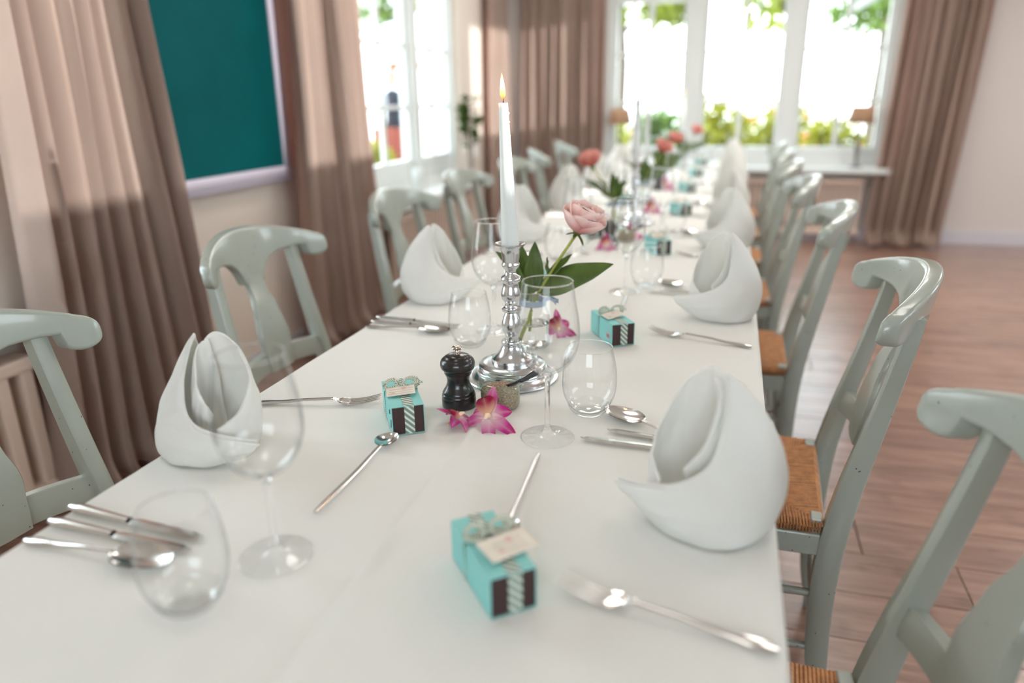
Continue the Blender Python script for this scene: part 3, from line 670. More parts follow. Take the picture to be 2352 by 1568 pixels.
# ------------------------------------------------------------------ gift boxes (front end of the tray faces -y)
def make_box(var):
    r = empty('gift_box'); tag(r, 'x', 'gift box', 'aqua gift boxes with striped ribbon')
    w, h, L = .0255, .048, .118
    b = MB(); t = .0008
    b.box(-w, w, 0, L, h-t, h); b.box(-w, w, 0, L, 0.0005, t+.0005); b.box(-w, -w+t, 0, L, t, h-t); b.box(w-t, w, 0, L, t, h-t)
    b.obj('sleeve', AQUA, r, smooth=False)
    b = MB(); b.box(-w+.0012, w-.0012, .0012, L-.001, .0016, h-.0014); b.obj('tray', BROWN, r, smooth=False)
    b = MB(); rw = .0076
    b.box(-rw+.002, rw+.002, .0002, .0009, .001, h); b.box(-rw+.002, rw+.002, .0002, L, h+.0002, h+.0009); b.box(-rw+.002, rw+.002, L+.0002, L+.0009, .001, h); b.obj('ribbon', RIB, r, smooth=False)
    b = MB(); yb = L*.60
    b.tube([(-w-.0012, yb, .001), (-w-.0012, yb, h+.001), (0, yb, h+.0022), (w+.0012, yb, h+.001), (w+.0012, yb, .001)], .0010, 6); b.obj('string', CORD, r)
    # bow of twisted cord loops
    b = MB()
    for s, lft in ((-1, 1.0), (1, .9)):
        for k in range(3):
            n = 14; pts = []
            for i in range(n+1):
                a = 2*pi*i/n; rr = .0135+.0018*k
                pts.append((s*(.004+rr*(1-cos(a))*.75)+.001*k, yb+.004*sin(a+k)+(k-1)*.0028, h+.0065+rr*.72*sin(a)*.8+.0035))
            pts = [(x, y, max(z, h+.0035)) for x, y, z in pts]
            b.tube(pts, .0019, 6, caps=False)
    b.tube([(-.003, yb, h+.004), (0, yb, h+.008), (.003, yb, h+.004)], .003, 8)
    b.tube([(.0, yb, h+.004), (.012, yb-.006, h+.006), (.026, yb-.006, h+.012), (.036, yb-.003, h+.010)], .0018, 6)
    b.obj('bow', CORD, r)
    tg = MB(); M = T(-.002 if var != 1 else .012, yb-.021-(.010 if var == 1 else 0), h+.0065, rz=(-.12 if var == 0 else (.22 if var == 1 else .3)), rx=radians(9), ry=radians(-4 if var != 1 else 3))
    kx = 1.3 if var == 1 else 1; tg.box(-.024*kx, .022*kx, -.013*kx, .013*kx, 0, .0006, M); tgo = tg.obj('gift_tag', CARD, r, smooth=False)
    pr = MB()
    for q in range(3): pr.box(-.021+q*.001, .018, -.0085+q*.0065, -.0081+q*.0065, .0006, .0008, M)
    pr.obj('ruled_lines', INK, tgo, smooth=False)
    pr = MB(); pr.lathe([(.0001, .0007), (.0032, .0007), (.0032, .0009), (.0001, .0009)], 9, M @ T(-.013, -.006, 0)); pr.lathe([(.0001, .0007), (.0042, .0007), (.0042, .0009), (.0001, .0009)], 9, M @ T(.004, .006, 0)); pr.obj('printed_motif', PRINT, tgo, smooth=False)
    if var == 0:
        b = MB(); b.tube([(-w-.0002, .013, .010), (-w-.0002, .011, .018), (-w-.0002, .010, .024)], .0010, 6); b.tube([(-w-.0002, .020, .030), (-w-.0002, .021, .037)], .0012, 6); b.obj('cut_out_mark', BLACK, r)
    if var == 2:
        b = MB(); b.box(-w-.0005, -w, .010, .030, .012, .026); lb = b.obj('label', mat('pink_label', (206, 188, 188), .6), r, smooth=False)
        b = MB()
        for q in range(8): b.box(-w-.0008, -w-.0005, .013+q*.0018, .0139+q*.0018, .015, .023)
        b.obj('barcode', INK, lb, smooth=False)
    return r
B0 = make_box(1); put(B0, False, (-.177, .588, TZ+.001), radians(40), 'aqua gift box in the foreground with a brown end and striped ribbon', 'aqua gift boxes with striped ribbon')
B1 = make_box(0); put(B1, False, (-.452, .946, TZ+.001), radians(33), 'aqua gift box left of the pepper mill with a paper tag on top')
B2 = make_box(2); put(B2, False, (-.189, 1.452, TZ+.001), radians(32), 'aqua gift box right of the vase, small label on its side')
gb = [(-.19, 2.40, .45, 'aqua gift box behind the second tumbler on the right'), (-.17, 3.24, .5, 'third farthest visible aqua gift box in the right row'), (-.19, 4.05, .5, 'small aqua gift box far down the right row, beside the pink orchid'), (-.19, 4.85, .4, 'second farthest aqua gift box on the right'), (-.19, 5.62, .4, 'farthest aqua gift box on the right')]
for x, y, a, lb in gb: put(B2, True, (x, y, TZ+.001), a, lb)
gb = [(-.46, 1.84, .5, 'aqua gift box behind the candlestick on the left row'), (-.46, 2.66, .4, 'aqua gift box near the second pepper mill, left row'), (-.46, 3.5, .45, 'aqua gift box beside the third vase, left row'), (-.46, 4.33, .45, 'aqua gift box beside the fourth vase, left row')]
for x, y, a, lb in gb: put(B1, True, (x, y, TZ+.001), a, lb)

# ------------------------------------------------------------------ candlesticks
def make_stick():
    r = empty('candlestick'); tag(r, 'x', 'candlestick', 'turned pewter candlesticks')
    b = MB(); pr = [(.0, .001), (.084, .001), (.086, .003), (.085, .005), (.078, .0055), (.072, .007), (.066, .012), (.067, .016), (.0655, .019), (.062, .020), (.0615, .024), (.0625, .027), (.060, .030), (.045, .0315), (.038, .0325), (.0385, .036)]
    b.lathe(pr, 72); b.obj('base', PEWTER, r)
    b = MB(); col = [(.0385, .036), (.0375, .040), (.034, .042), (.028, .047), (.022, .055), (.0185, .064), (.0182, .066), (.0195, .068), (.0195, .072), (.0185, .074), (.0125, .0745), (.0118, .078), (.0120, .083), (.0128, .085), (.0165, .092), (.0188, .101), (.0182, .108), (.0155, .118), (.0128, .124), (.0120, .127), (.0165, .130), (.0180, .133), (.0176, .136), (.0128, .138), (.0118, .140), (.0118, .146), (.0130, .148), (.0165, .152), (.0186, .159), (.0182, .165), (.0160, .174), (.0138, .182), (.0148, .184), (.0182, .187), (.0186, .190), (.0172, .194), (.0118, .197), (.0098, .202), (.0105, .207), (.0150, .2115), (.0165, .215), (.0165, .217), (.0148, .2195), (.0152, .222), (.0168, .236), (.0192, .246), (.0245, .250), (.0278, .2525), (.0280, .2545), (.0262, .2545), (.0190, .250), (.0135, .247), (0, .246)]
    b.lathe(col, 64); b.obj('column', PEWTER, r)
    return r
def make_candle(lit, h=.243, drip=True):
    r = empty('taper_candle'); tag(r, 'x', 'candle', 'white taper candles')
    b = MB(); n = 24; b.lathe([(0, 0)]+[(lerp(.0155, .0078, (k/n)**1.05), h*k/n) for k in range(n+1)]+[(.0070, h+.001), (.004, h+.0005), (0, h)], 40)
    b.obj('wax_body', WAX, r)
    if drip:
        b = MB()
        for (a, z, s) in ((.1, h-.016, .0019), (.15, h-.030, .0014), (.05, h-.052, .0010)):
            rr = lerp(.0155, .0078, z/h); b.grid(lambda u, v: (rr*cos(a)+s*sin(pi*u)*cos(2*pi*v), rr*sin(a)+s*sin(pi*u)*sin(2*pi*v), z+s*1.3*cos(pi*u)), 8, 8, cv=True)
        b.obj('wax_drip', WAX, r)
    b = MB(); b.tube([(0, 0, h), (.0003, 0, h+.004), (.0014, 0, h+.0085), (.0030, 0, h+.0105)], .0009, 6); b.obj('wick', BLACK, r)
    if lit:
        b = MB(); fz = h+.0065
        b.lathe([(0, fz), (.0028, fz+.002), (.0044, fz+.006), (.0048, fz+.010), (.0044, fz+.017), (.0034, fz+.025), (.0021, fz+.033), (.0010, fz+.039), (0, fz+.0425)], 24); b.obj('flame', FLAME, r)
    return r
FLAME = m_emit('candle_flame', (255, 226, 150), 1.9)
nt = FLAME.node_tree; n = nt.nodes; p = n['Principled BSDF']; t = n.new('ShaderNodeTexCoord'); s_ = n.new('ShaderNodeSeparateXYZ'); nt.links.new(t.outputs['Generated'], s_.inputs[0])
r_ = n.new('ShaderNodeValToRGB'); nt.links.new(s_.outputs['Z'], r_.inputs[0]); e = r_.color_ramp.elements
e[0].position = 0; e[0].color = lin((245, 110, 30)); e[1].position = 1; e[1].color = lin((255, 170, 90)); k = e.new(.30); k.color = lin((255, 214, 130)); k = e.new(.6); k.color = lin((255, 240, 200))
nt.links.new(r_.outputs[0], p.inputs['Emission Color'])
ST = make_stick(); C1 = make_candle(True); C2 = make_candle(False, .24, False)
sk = [(-.364, 1.222, 'pewter candlestick in the middle of the photo holding the lit candle'), (-.365, 3.02, 'blurred pewter candlestick behind the peony'), (-.46, 3.72, 'blurred pewter candlestick left of the third vase'), (-.36, 5.62, 'farthest pewter candlestick near the window end')]
for i, (x, y, lb) in enumerate(sk): put(ST, i > 0, (x, y, TZ+.001), 0, lb)

o = put(C1, False, (-.3645, 1.222, TZ+.2475), 0, 'tall white taper candle with a burning flame in the sharp candlestick'); o.rotation_euler = (0, radians(-2.0), 0)
put(C2, False, (-.365, 3.02, TZ+.2475), 0, 'blurred white taper candle in the second candlestick')
put(C2, True, (-.46, 3.72, TZ+.2475), 0, 'blurred white taper candle just left of the second one')
put(C1, True, (-.36, 5.62, TZ+.2475), 0, 'far lit taper candle glowing before the window mullion')
# candle light
ld = bpy.data.lights.new('candle_light', 'POINT'); ld.energy = .35; ld.color = (1, .55, .22); ld.shadow_soft_size = .008; lo = bpy.data.objects.new('candle_light', ld); COL.objects.link(lo); lo.location = (-.378, 1.222, TZ+.525)

# ------------------------------------------------------------------ pepper mills, salt jars
def make_mill():
    r = empty('pepper_mill'); tag(r, 'x', 'pepper mill', 'black wooden pepper mills')
    b = MB(); b.lathe([(0, .0005), (.0270, .0005), (.0278, .002), (.0278, .0135), (.0270, .0155), (.0274, .017), (.0272, .0195), (.0258, .0215), (.0262, .0235), (.0245, .0265), (.0215, .031), (.0188, .037), (.0178, .043), (.0188, .049), (.0208, .053), (.0220, .055), (.0222, .0600), (.021, .0605)], 56); b.obj('body', BLACKW, r)
    b = MB(); b.lathe([(.021, .0605), (.0245, .0612), (.0268, .0635), (.0282, .068), (.0280, .0725), (.0262, .0770), (.0230, .0800), (.0205, .0812), (.0200, .0826), (.016, .0845), (.008, .0862), (0, .0864)], 56); b.obj('cap', BLACKW, r)
    b = MB(); b.lathe([(.0052, .086), (.0052, .0915), (.0046, .0925), (.0080, .0940), (.0086, .0960), (.0070, .0985), (.0035, .0995), (0, .0996)], 32); b.obj('chrome_knob', mat('chrome', (214, 200, 190), .1, 1), r)
    return r
ML = make_mill()
for i, (x, y, lb) in enumerate([(-.416, 1.074, 'black lacquered pepper mill left of the salt jar, in focus'), (-.385, 2.50, 'blurred black pepper mill behind the peony leaves'), (-.38, 4.15, 'far black pepper mill beside the fourth vase')]): put(ML, i > 0, (x, y, TZ+.001), i, lb, sc=(1.05, 1.05, 1.08))
def make_jar():
    r = empty('salt_jar'); tag(r, 'x', 'jar', 'small glass salt jars')
    b = MB(); b.lathe([(0, .0008), (.026, .0008), (.0295, .003), (.0308, .007), (.0312, .020), (.0315, .028), (.0325, .0315)], 56); b.obj('glass_body', GREENG, r)
    b = MB(); b.lathe([(.0325, .0312), (.0355, .0325), (.0368, .0350), (.0362, .0375), (.0345, .0385), (.0340, .0430), (.0325, .0435), (.0318, .041), (.0315, .034), (.0312, .030)], 56); b.obj('rim', m_thin('green_rim_glass', (.90, .965, .94), (.22, .48, .38), .08, .7), r)
    b = MB()
    def fill(u, v):
        a = 2*pi*v
        if u < .25: t = u/.25; return (.028*t*cos(a), .028*t*sin(a), .0025)
        if u < .5: t = (u-.25)/.25; rr = lerp(.028, .0300, min(1, t*3)); return (rr*cos(a), rr*sin(a), lerp(.0025, .0275, t))
        t = (u-.5)/.5; rr = .0300*(1-t); x, y = rr*cos(a), rr*sin(a)
        return (x, y, .0275+.0085*sin(pi*t*.5)+.0022*noise.noise(Vector((x*120, y*120, 0)))+.002*noise.noise(Vector((x*400, y*400, 5)))*min(1, t*6))
    b.grid(fill, 60, 64, cv=True); b.obj('seasoned_salt', SALT, r)
    return r
JR = make_jar()
for i, (x, y, lb) in enumerate([(-.346, 1.088, 'glass jar of speckled salt right of the pepper mill'), (-.345, 2.62, 'blurred glass salt jar beside the second orchid')]): put(JR, i > 0, (x, y, TZ+.001), i, lb, sc=(1.08, 1.08, 1.12))
def make_sspoon():
    b = MB(); b.tube([(0, 0, 0), (.012, 0, .004), (.034, 0, .0155), (.046, 0, .024), (.052, 0, .0275), (.055, 0, .0285)], [.0008, .0009, .0011, .0014, .0013, .0008], 12, flat=3.6)
    b.grid(lambda u, v: (-.010+.009*cos(pi*u), .006*sin(pi*u)*cos(2*pi*v), -.004+.0025*sin(pi*u)*sin(2*pi*v)), 10, 10, cv=True)
    o = b.obj('salt_spoon', mat('dark_steel', (90, 92, 100), .22, 1)); return tag(o, 'x', 'spoon', 'little spoons standing in the salt')
SPN = make_sspoon()
put(SPN, False, (-.335, 1.088, TZ+.038), radians(8), 'small dark spoon stuck into the speckled salt jar')
put(SPN, True, (-.336, 2.62, TZ+.031), radians(10), 'small dark spoon in the blurred salt jar')

# ------------------------------------------------------------------ flowers
def petal(parent, name, L, Wd, curl, cup, c0, c1, c2, M, nu=14, nv=9, ruf=0, seed=0, tipw=.3, material=None, thick=.0005):
    b = MB(); tones = []
    c0, c1, c2 = [Vector(lin(c)[:3]) for c in (c0, c1, c2)]
    def fn(u, v):
        s = 2*v-1; w = Wd*(sin(pi*min(1, (u*.92+.06)**.75)))**tipw if tipw < 1 else Wd*sin(pi*(u*.9+.08))**1.0
        if u > .8: w *= sqrt(max(.02, 1-((u-.8)/.2)**2*.96))
        th = curl*u; x = L*(sin(th)/curl if abs(curl) > .01 else u); z = L*((1-cos(th))/curl if abs(curl) > .01 else 0)
        z += cup*(s*s)*w + ruf*sin(s*9+seed)*u*u
        y = s*w
        col = c0.lerp(c1, min(1, max(0, u-.16)*2.3)) if u < .55 else c1.lerp(c2, (u-.55)/.45)
        col = col.lerp(c0, .35*(1-abs(s))**4)
        tones.append((col.x, col.y, col.z, 1)); return (x, y, z)
    b.grid(fn, nu, nv, M=M)
    return b.obj(name, material or PETAL, parent, tones=tones, thick=thick)
def orchid(loc, rz, label, sc=1.0, tilt=35):
    r = empty('orchid_bloom', loc, rz); tag(r, label, 'flower', 'loose magenta orchid blooms'); r.scale = (sc,)*3
    pk, mg, pl = (252, 234, 236), (222, 70, 172), (214, 28, 130)
    H = .018; base = T(0, 0, H) @ Matrix.Rotation(radians(tilt), 4, 'X')
    k = 0
    for ang, L, w, crl, c2 in ((96, .046, .0095, .35, (240, 170, 205)), (34, .036, .0130, -.7, (216, 30, 140)), (158, .036, .0120, -.7, (222, 100, 180)), (-24, .051, .0098, -.35, (206, 24, 124)), (-76, .047, .0105, -.55, (196, 6, 96)), (-158, .044, .0090, -.35, (240, 180, 208))):
        M = base @ Matrix.Rotation(radians(ang), 4, 'Z') @ Matrix.Rotation(radians(6), 4, 'Y')
        petal(r, 'petal', L, w, crl, .35, pk, mg, c2, M, ruf=.0006, seed=k, tipw=.7); k += 1
    M = base @ Matrix.Rotation(radians(118), 4, 'Z') @ Matrix.Rotation(radians(-62), 4, 'Y')
    petal(r, 'lip', .030, .0145, -1.5, -.8, (255, 222, 190), (190, 4, 84), (150, 0, 60), M, ruf=.0012, tipw=.6)
    b = MB(); b.tube([(0, 0, .0), (0, -.003, .006), (0, -.008, .009)], [.004, .0038, .0022], 10, M=base); b.obj('cream_throat', mat('orchid_throat', (252, 222, 190), .5, sss=.2), r)
    b = MB(); b.tube([(0, 0, .0), (0, .006, -.008), (-.012, .014, -.012), (-.022, .018, -.014)], .0014, 8, M=base); b.obj('stalk', mat('orchid_stalk', (206, 170, 110), .5), r)
    return r
orchid((-.338, 1.000, TZ+.002), radians(-4), 'open magenta orchid bloom in front of the salt jar', 1.12, 40)
orchid((-.388, .998, TZ+.002), radians(115), 'smaller pale orchid bloom at the foot of the pepper mill', .85, 22)
orchid((-.335, 1.485, TZ+.002), radians(20), 'magenta orchid bloom just behind the glass vase', .95, 60)
orchid((-.385, 2.44, TZ+.002), radians(10), 'pink orchid bloom left of the second pepper mill', 1.0, 50)
orchid((-.325, 2.66, TZ+.002), radians(40), 'pink orchid bloom seen through the second wine glass', 1.1, 50)
orchid((-.32, 3.3, TZ+.002), radians(0), 'pink orchid bloom beside the blurred candlestick', 1.2, 60)
orchid((-.34, 4.15, TZ+.002), radians(0), 'pink orchid bloom before the fourth vase', 1.3, 60)

def make_vase():
    r = empty('glass_vase'); tag(r, 'x', 'vase', 'small glass bottle vases')
    b = MB(); pr = [(0, .003), (.028, .003), (.0315, .006), (.0325, .012), (.0325, .060), (.0318, .070), (.0285, .080), (.0255, .086), (.0248, .090), (.0248, .106), (.0258, .114), (.0285, .118)]
    b.lathe([(max(0, crom(pr, t/60)[0]), crom(pr, t/60)[1]) for t in range(61)], 56); b.obj('glass_body', THIN, r)
    b = MB(); b.lathe([(0, .0005), (.027, .0005), (.031, .0025), (.0318, .006), (.030, .0095), (.0, .0075)], 48); b.obj('thick_base', SOLID, r)
    b = MB(); b.lathe([(.0285+.0011*cos(a*pi/4), .118+.0011*sin(a*pi/4)) for a in range(9)], 48); b.obj('rim', SOLID, r)
    b = MB(); b.lathe([(0, .0100), (.0300, .0100), (.0316, .014), (.0316, .0505), (0, .0505)], 48); b.obj('water', WATER, r)
    b = MB(); b.lathe([(.0254, .0895), (.0262, .0895), (.0262, .1015), (.0254, .1015)], 48); b.obj('ribbon', BLUER, r)
    b = MB()
    for s, a0 in ((1, .1), (1, -.9)):
        b.grid(lambda u, v: (.024+.030*u*cos(a0*.5), -.008+(.012*u)*sin(a0)+.004*sin(u*5+a0), .1+.006*u+.010*(v-.5)*(1-.3*sin(u*pi))+.004*sin(u*4)), 12, 5)
    b.obj('ribbon_bow', BLUER, r, thick=.001)
    return r
VS = make_vase(); vs = [(-.372, 1.405, 'small glass bottle vase with a blue striped ribbon, right of the candlestick'), (-.43, 2.86, 'second glass bottle vase, holding the coral peony'), (-.40, 3.62, 'third glass bottle vase down the table'), (-.38, 4.34, 'fourth glass bottle vase down the table'), (-.33, 5.40, 'farthest glass bottle vase near the window end')]
for i, (x, y, lb) in enumerate(vs): put(VS, i > 0, (x, y, TZ+.001), .6*i, lb, sc=(1.06, 1.06, 1.02))
def leaf(parent, p0, p1, w, up, fold=.3, droop=.0, nm='leaf'):
    b = MB(); p0 = Vector(p0); p1 = Vector(p1); d = p1-p0; L = d.length; d.normalize(); up = Vector(up); side = d.cross(up).normalized(); nn = side.cross(d).normalized()
    def fn(u, v):
        s = 2*v-1; ww = w*(sin(pi*u**.72))**.85+.0006
        if u > .85: ww *= 1.0
        return p0+d*(L*u)+side*(s*ww)+nn*(fold*abs(s)*ww*.55+droop*(-u*u)*L+.03*L*sin(pi*u)+.0012*sin(u*15)*abs(s))
    b.grid(fn, 20, 7); return b.obj(nm, LEAF, parent, thick=.0005)
def make_peony(tone=0):
    r = empty('peony'); tag(r, 'x', 'flower', 'single stem peonies in glass vases')
    head = Vector((.088, .038, .264))   # flower centre relative to the vase base
    base = head+Vector((-.004, -.006, -.028))
    b = MB(); st_ = [(-.022, -.006, .012), (-.012, -.004, .045), (.002, 0, .095), (.022, .004, .135), (.052, .01, .185), tuple(base)]
    P = [crom(st_, t/30) for t in range(31)]; b.tube(P, [.0036-.0006*t/30 for t in range(31)], 10); b.obj('stem', STEM, r)
    b = MB(); st2 = [(-.006, .004, .035), (-.004, .002, .08), (-.006, .004, .13), (-.016, .006, .16)]; b.tube([crom(st2, t/14) for t in range(15)], .0022, 8); b.obj('side_stem', STEM, r)
    for p0, p1, w, up, f in (((.010, .002, .118), (.165, .0, .184), .030, (.05, -.75, .75), .25), ((.0, 0, .115), (.004, .004, .222), .020, (.3, -1, .0), .35), ((-.006, 0, .115), (-.026, .01, .215), .018, (-.2, -1, 0), .3),
                             ((-.01, 0, .10), (-.052, .006, .208), .018, (-.5, -1, .1), .3), ((-.016, .006, .15), (-.085, .02, .194), .013, (0, -.5, 1), .3), ((.030, .006, .148), (.078, .020, .196), .011, (0, -.6, .9), .5),
                             ((.035, .01, .15), (.026, .022, .188), .012, (-1, -.5, .2), .5), ((.012, .0, .115), (.072, -.012, .128), .013, (0, -.3, 1), .3)):
        leaf(r, p0, p1, w, up, f)
    M0 = T(*base) @ Matrix.Rotation(radians(24), 4, 'Y') @ Matrix.Rotation(radians(4), 4, 'X')
    if tone == 0: A, B_, Cc = (240, 176, 174), (254, 232, 228), (255, 242, 238)
    else: A, B_, Cc = (220, 112, 100), (244, 172, 158), (250, 204, 192)
    rnd = random.Random(4)
    for ring, (cnt, L, w, lean, cup) in enumerate(((5, .062, .038, 40, .40), (5, .066, .036, 55, .45), (5, .062, .030, 70, .5), (5, .056, .022, 82, .55))):
        for k in range(cnt):
            az = 360*k/cnt+ring*31+rnd.uniform(-9, 9)
            M = M0 @ Matrix.Rotation(radians(az), 4, 'Z') @ Matrix.Translation((.004-.0005*ring, 0, .003+.002*ring)) @ Matrix.Rotation(-radians(lean+rnd.uniform(-5, 5)-22), 4, 'Y')
            petal(r, 'petal', L*rnd.uniform(.93, 1.05), w, .95 if ring < 2 else .75, .5, A, B_, Cc, M, nu=10, nv=7, ruf=.0012, seed=rnd.uniform(0, 6), tipw=.55)
    b = MB(); b.lathe([(.0022, -.004), (.006, -.001), (.0105, .004), (.012, .009)], 16, M0); b.obj('calyx', mat('calyx_green', (104, 112, 48), .5), r)
    for az, L in ((200, .022), (330, .030), (80, .02), (265, .016)):
        M = M0 @ Matrix.Rotation(radians(az), 4, 'Z') @ Matrix.Rotation(radians(12), 4, 'Y')
        petal(r, 'sepal', L, .0042, -.5, .3, (110, 120, 50), (120, 130, 66), (130, 140, 80), M, nu=8, nv=4)
    return r
P1 = make_peony(0); put(P1, False, (-.372, 1.405, TZ+.001), 0, 'pale pink peony in the sharp vase beside the candlestick')
P2 = make_peony(1)
for i, (x, y, rz, lb) in enumerate([(-.43, 2.86, 2.6, 'coral peony with dark leaves in the second vase'), (-.40, 3.62, .3, 'coral peony in the third vase'), (-.38, 4.34, .6, 'dusky pink peony in the fourth vase'), (-.33, 5.40, .3, 'farthest pink peony before the window mullion')]):
    put(P2, i > 0, (x, y, TZ+.001), rz, lb)

# ------------------------------------------------------------------ sill things
def table_lamp(x, y, label, used=[None]):
    if used[0] is None:
        r = empty('table_lamp'); tag(r, 'x', 'lamp', 'small lamps on the far window sill')
        b = MB(); b.lathe([(0, .0), (.05, .0), (.052, .012), (.03, .02), (.016, .04), (.018, .10), (.026, .15), (.018, .20), (.010, .25), (.008, .36)], 24); b.obj('base', mat('dark_lamp_base', (120, 118, 112), .4), r)
        b = MB(); b.lathe([(.108, .36), (.085, .485), (.078, .498)], 32); b.obj('lamp_shade', SHADE, r, thick=.002)
        used[0] = r; o = r
    else: o = copy_tree(used[0])
    o.location = (x, y, .641); o['label'] = label
table_lamp(1.02, 6.92, 'small lamp with tan shade on the right end of the far sill')
table_lamp(-1.00, 6.92, 'small lamp with tan shade on the left end of the far sill')
# tall glass cylinder with greenery + pillar candle on the left sill
r = empty('glass_cylinder_vase', (-1.95, 5.50, .641)); tag(r, 'tall clear cylinder vase of green foliage on the left window sill', 'vase')
b = MB(); b.lathe([(0, .002), (.055, .002), (.057, .006), (.057, .30)], 32); b.obj('glass_body', THIN, r)
b = MB(); b.lathe([(0, .001), (.05, .001), (.054, .008), (0, .014)], 24); b.obj('thick_base', SOLID, r)
r = empty('foliage_bouquet', (-1.95, 5.50, .65)); tag(r, 'loose green bouquet in the tall cylinder vase', 'plant')
rnd = random.Random(2)
for k in range(9):
    a = rnd.uniform(0, 6.28); q = (.05*cos(a), .08*sin(a)); b = MB(); h = rnd.uniform(.42, .62); b.tube([(q[0]*.2, q[1]*.2, .02), (q[0]*.3, q[1]*.3, .28), (q[0], q[1], h)], .0035, 6); b.obj('stem', mat('dark_stem', (110, 96, 84), .6), r)
    for j in range(9):
        zz = h-.20+.025*j; aa = a+rnd.uniform(-1.5, 1.5); p0 = Vector((q[0]*zz/h, q[1]*zz/h, zz)); leaf(r, p0, p0+Vector((cos(aa)*.06, sin(aa)*.09, rnd.uniform(-.01, .05))), .034, (0, 0, 1), .2)
r = empty('pillar_candle', (-2.02, 4.62, .641)); tag(r, 'short white pillar candle on the left window sill', 'candle')
b = MB(); b.lathe([(0, 0), (.036, 0), (.037, .003), (.037, .16), (.034, .163), (0, .160)], 28); b.obj('wax_body', WAX, r)
b = MB(); b.tube([(0, 0, .16), (0, 0, .17)], .001, 6); b.obj('wick', BLACK, r)
r = empty('glass_lantern', (-2.02, 4.62, .641)); tag(r, 'open glass hurricane cylinder round the pillar candle', 'lantern')
b = MB(); b.lathe([(.055, .001), (.057, .01), (.057, .20)], 32); b.obj('glass_body', THIN, r)

# ------------------------------------------------------------------ outside
b = MB(); b.box(-40, 40, YF+.3, 60, -.14, -.1); b.box(-40, XL-.32, -20, YF+.3, -.14, -.1); b.box(XR+.3, 40, -20, YF+.3, -.14, -.1); b.box(XL-.32, XR+.3, -20, YB, -.14, -.1)
tag(b.obj('terrace_ground', mat('pale_paving', (214, 206, 194), .8), smooth=False), kind='structure')
FOL = [mat('sunlit_foliage_a', (146, 156, 50), .6, transl=.5, var=.3, vscale=1.5), mat('sunlit_foliage_b', (108, 134, 58), .6, transl=.5, var=.3, vscale=1.5), mat('yellow_green_foliage', (158, 156, 44), .6, transl=.4, var=.25, vscale=2)]
BARK = mat('bark', (96, 84, 72), .8)
def cloud(b, c, rad, n, size, rnd, hollow=.3, squash=.8):
    for _ in range(n):
        d = Vector((rnd.gauss(0, 1), rnd.gauss(0, 1), rnd.gauss(0, 1))).normalized()*rad*(rnd.random()**.45)
        p = Vector(c)+Vector((d.x, d.y, d.z*squash)); t = Vector((rnd.gauss(0, 1), rnd.gauss(0, 1), rnd.gauss(0, 1))).normalized(); u = t.cross(Vector((.3, .2, 1))).normalized(); s = size*rnd.uniform(.6, 1.3)
        b.add([p-t*s, p+u*s*.45, p+t*s, p-u*s*.45], [(0, 1, 2, 3)])
def tree(x, y, h, crowns, label, mt, n=420, size=.10, seed=1):
    r = empty('tree', (x, y, -.1)); tag(r, label, 'tree', 'sunlit trees beyond the windows'); rnd = random.Random(seed)
    b = MB(); b.tube([(0, 0, 0), (.05, 0, h*.4), (-.05, .05, h*.75)], [.13, .10, .05], 8)
    for c in crowns: b.tube([(0, .02, h*.5), ((c[0])*.5, c[1]*.5, lerp(h*.5, c[2], .6)), (c[0], c[1], c[2])], [.05, .03, .01], 6)
    b.obj('trunk', BARK, r)
    b = MB()
    for c in crowns: cloud(b, c[:3], c[3], n, size, rnd)
    b.obj('crown', mt, r, smooth=False)
def shrub(x, y, rad, h, label, mt, seed, flowers=None, n=900):
    r = empty('shrub', (x, y, -.1)); tag(r, label, 'shrub', 'garden shrubs below the windows'); rnd = random.Random(seed)
    b = MB(); cloud(b, (0, 0, h*.55), rad, n, .07, rnd, squash=h*.5/rad); b.obj('foliage', mt, r, smooth=False)
    b = MB(); 
    for k in range(5): a = k*1.25; b.tube([(0, 0, 0), (cos(a)*rad*.4, sin(a)*rad*.4, h*.6)], .012, 5)
    b.obj('stem', BARK, r)
    if flowers:
        for k in range(9):
            a = rnd.uniform(3.4, 6.0); b = MB(); rr = .045; p = (cos(a)*rad*.9, sin(a)*rad*.75, h*rnd.uniform(.45, .95)); b.grid(lambda u, v: (p[0]+rr*sin(pi*u)*cos(2*pi*v), p[1]+rr*sin(pi*u)*sin(2*pi*v), p[2]+rr*.7*cos(pi*u)), 7, 10, cv=True); b.obj('blossom', flowers, r)
OF = mat('orange_blossom', (190, 120, 62), .6)
tree(-1.9, 12.8, 4.6, [(.1, 0, 2.95, .75), (.9, -.4, 2.7, .5), (-.8, 0, 3.3, .9)], 'slender sunlit tree seen in the left light of the far window', FOL[0], 620, .11, 1)
tree(.75, 13.2, 4.8, [(-.35, 0, 2.85, .75), (.1, -.3, 3.3, .7), (-.6, 0, 3.6, .8)], 'sunlit tree seen in the middle light of the far window', FOL[0], 560, .11, 2)
tree(2.3, 14.5, 4.6, [(-.35, 0, 2.75, .62), (-.2, .2, 3.6, .7)], 'small tree beside the roof eave in the right light', FOL[1], 620, .11, 3)
tree(-8.4, 19.6, 6.0, [(-.9, 0, 3.6, 1.3), (.9, 0, 3.7, 1.4), (0, 0, 4.8, 1.3)], 'leafy tree seen high in the left window', FOL[1], 800, .17, 4)
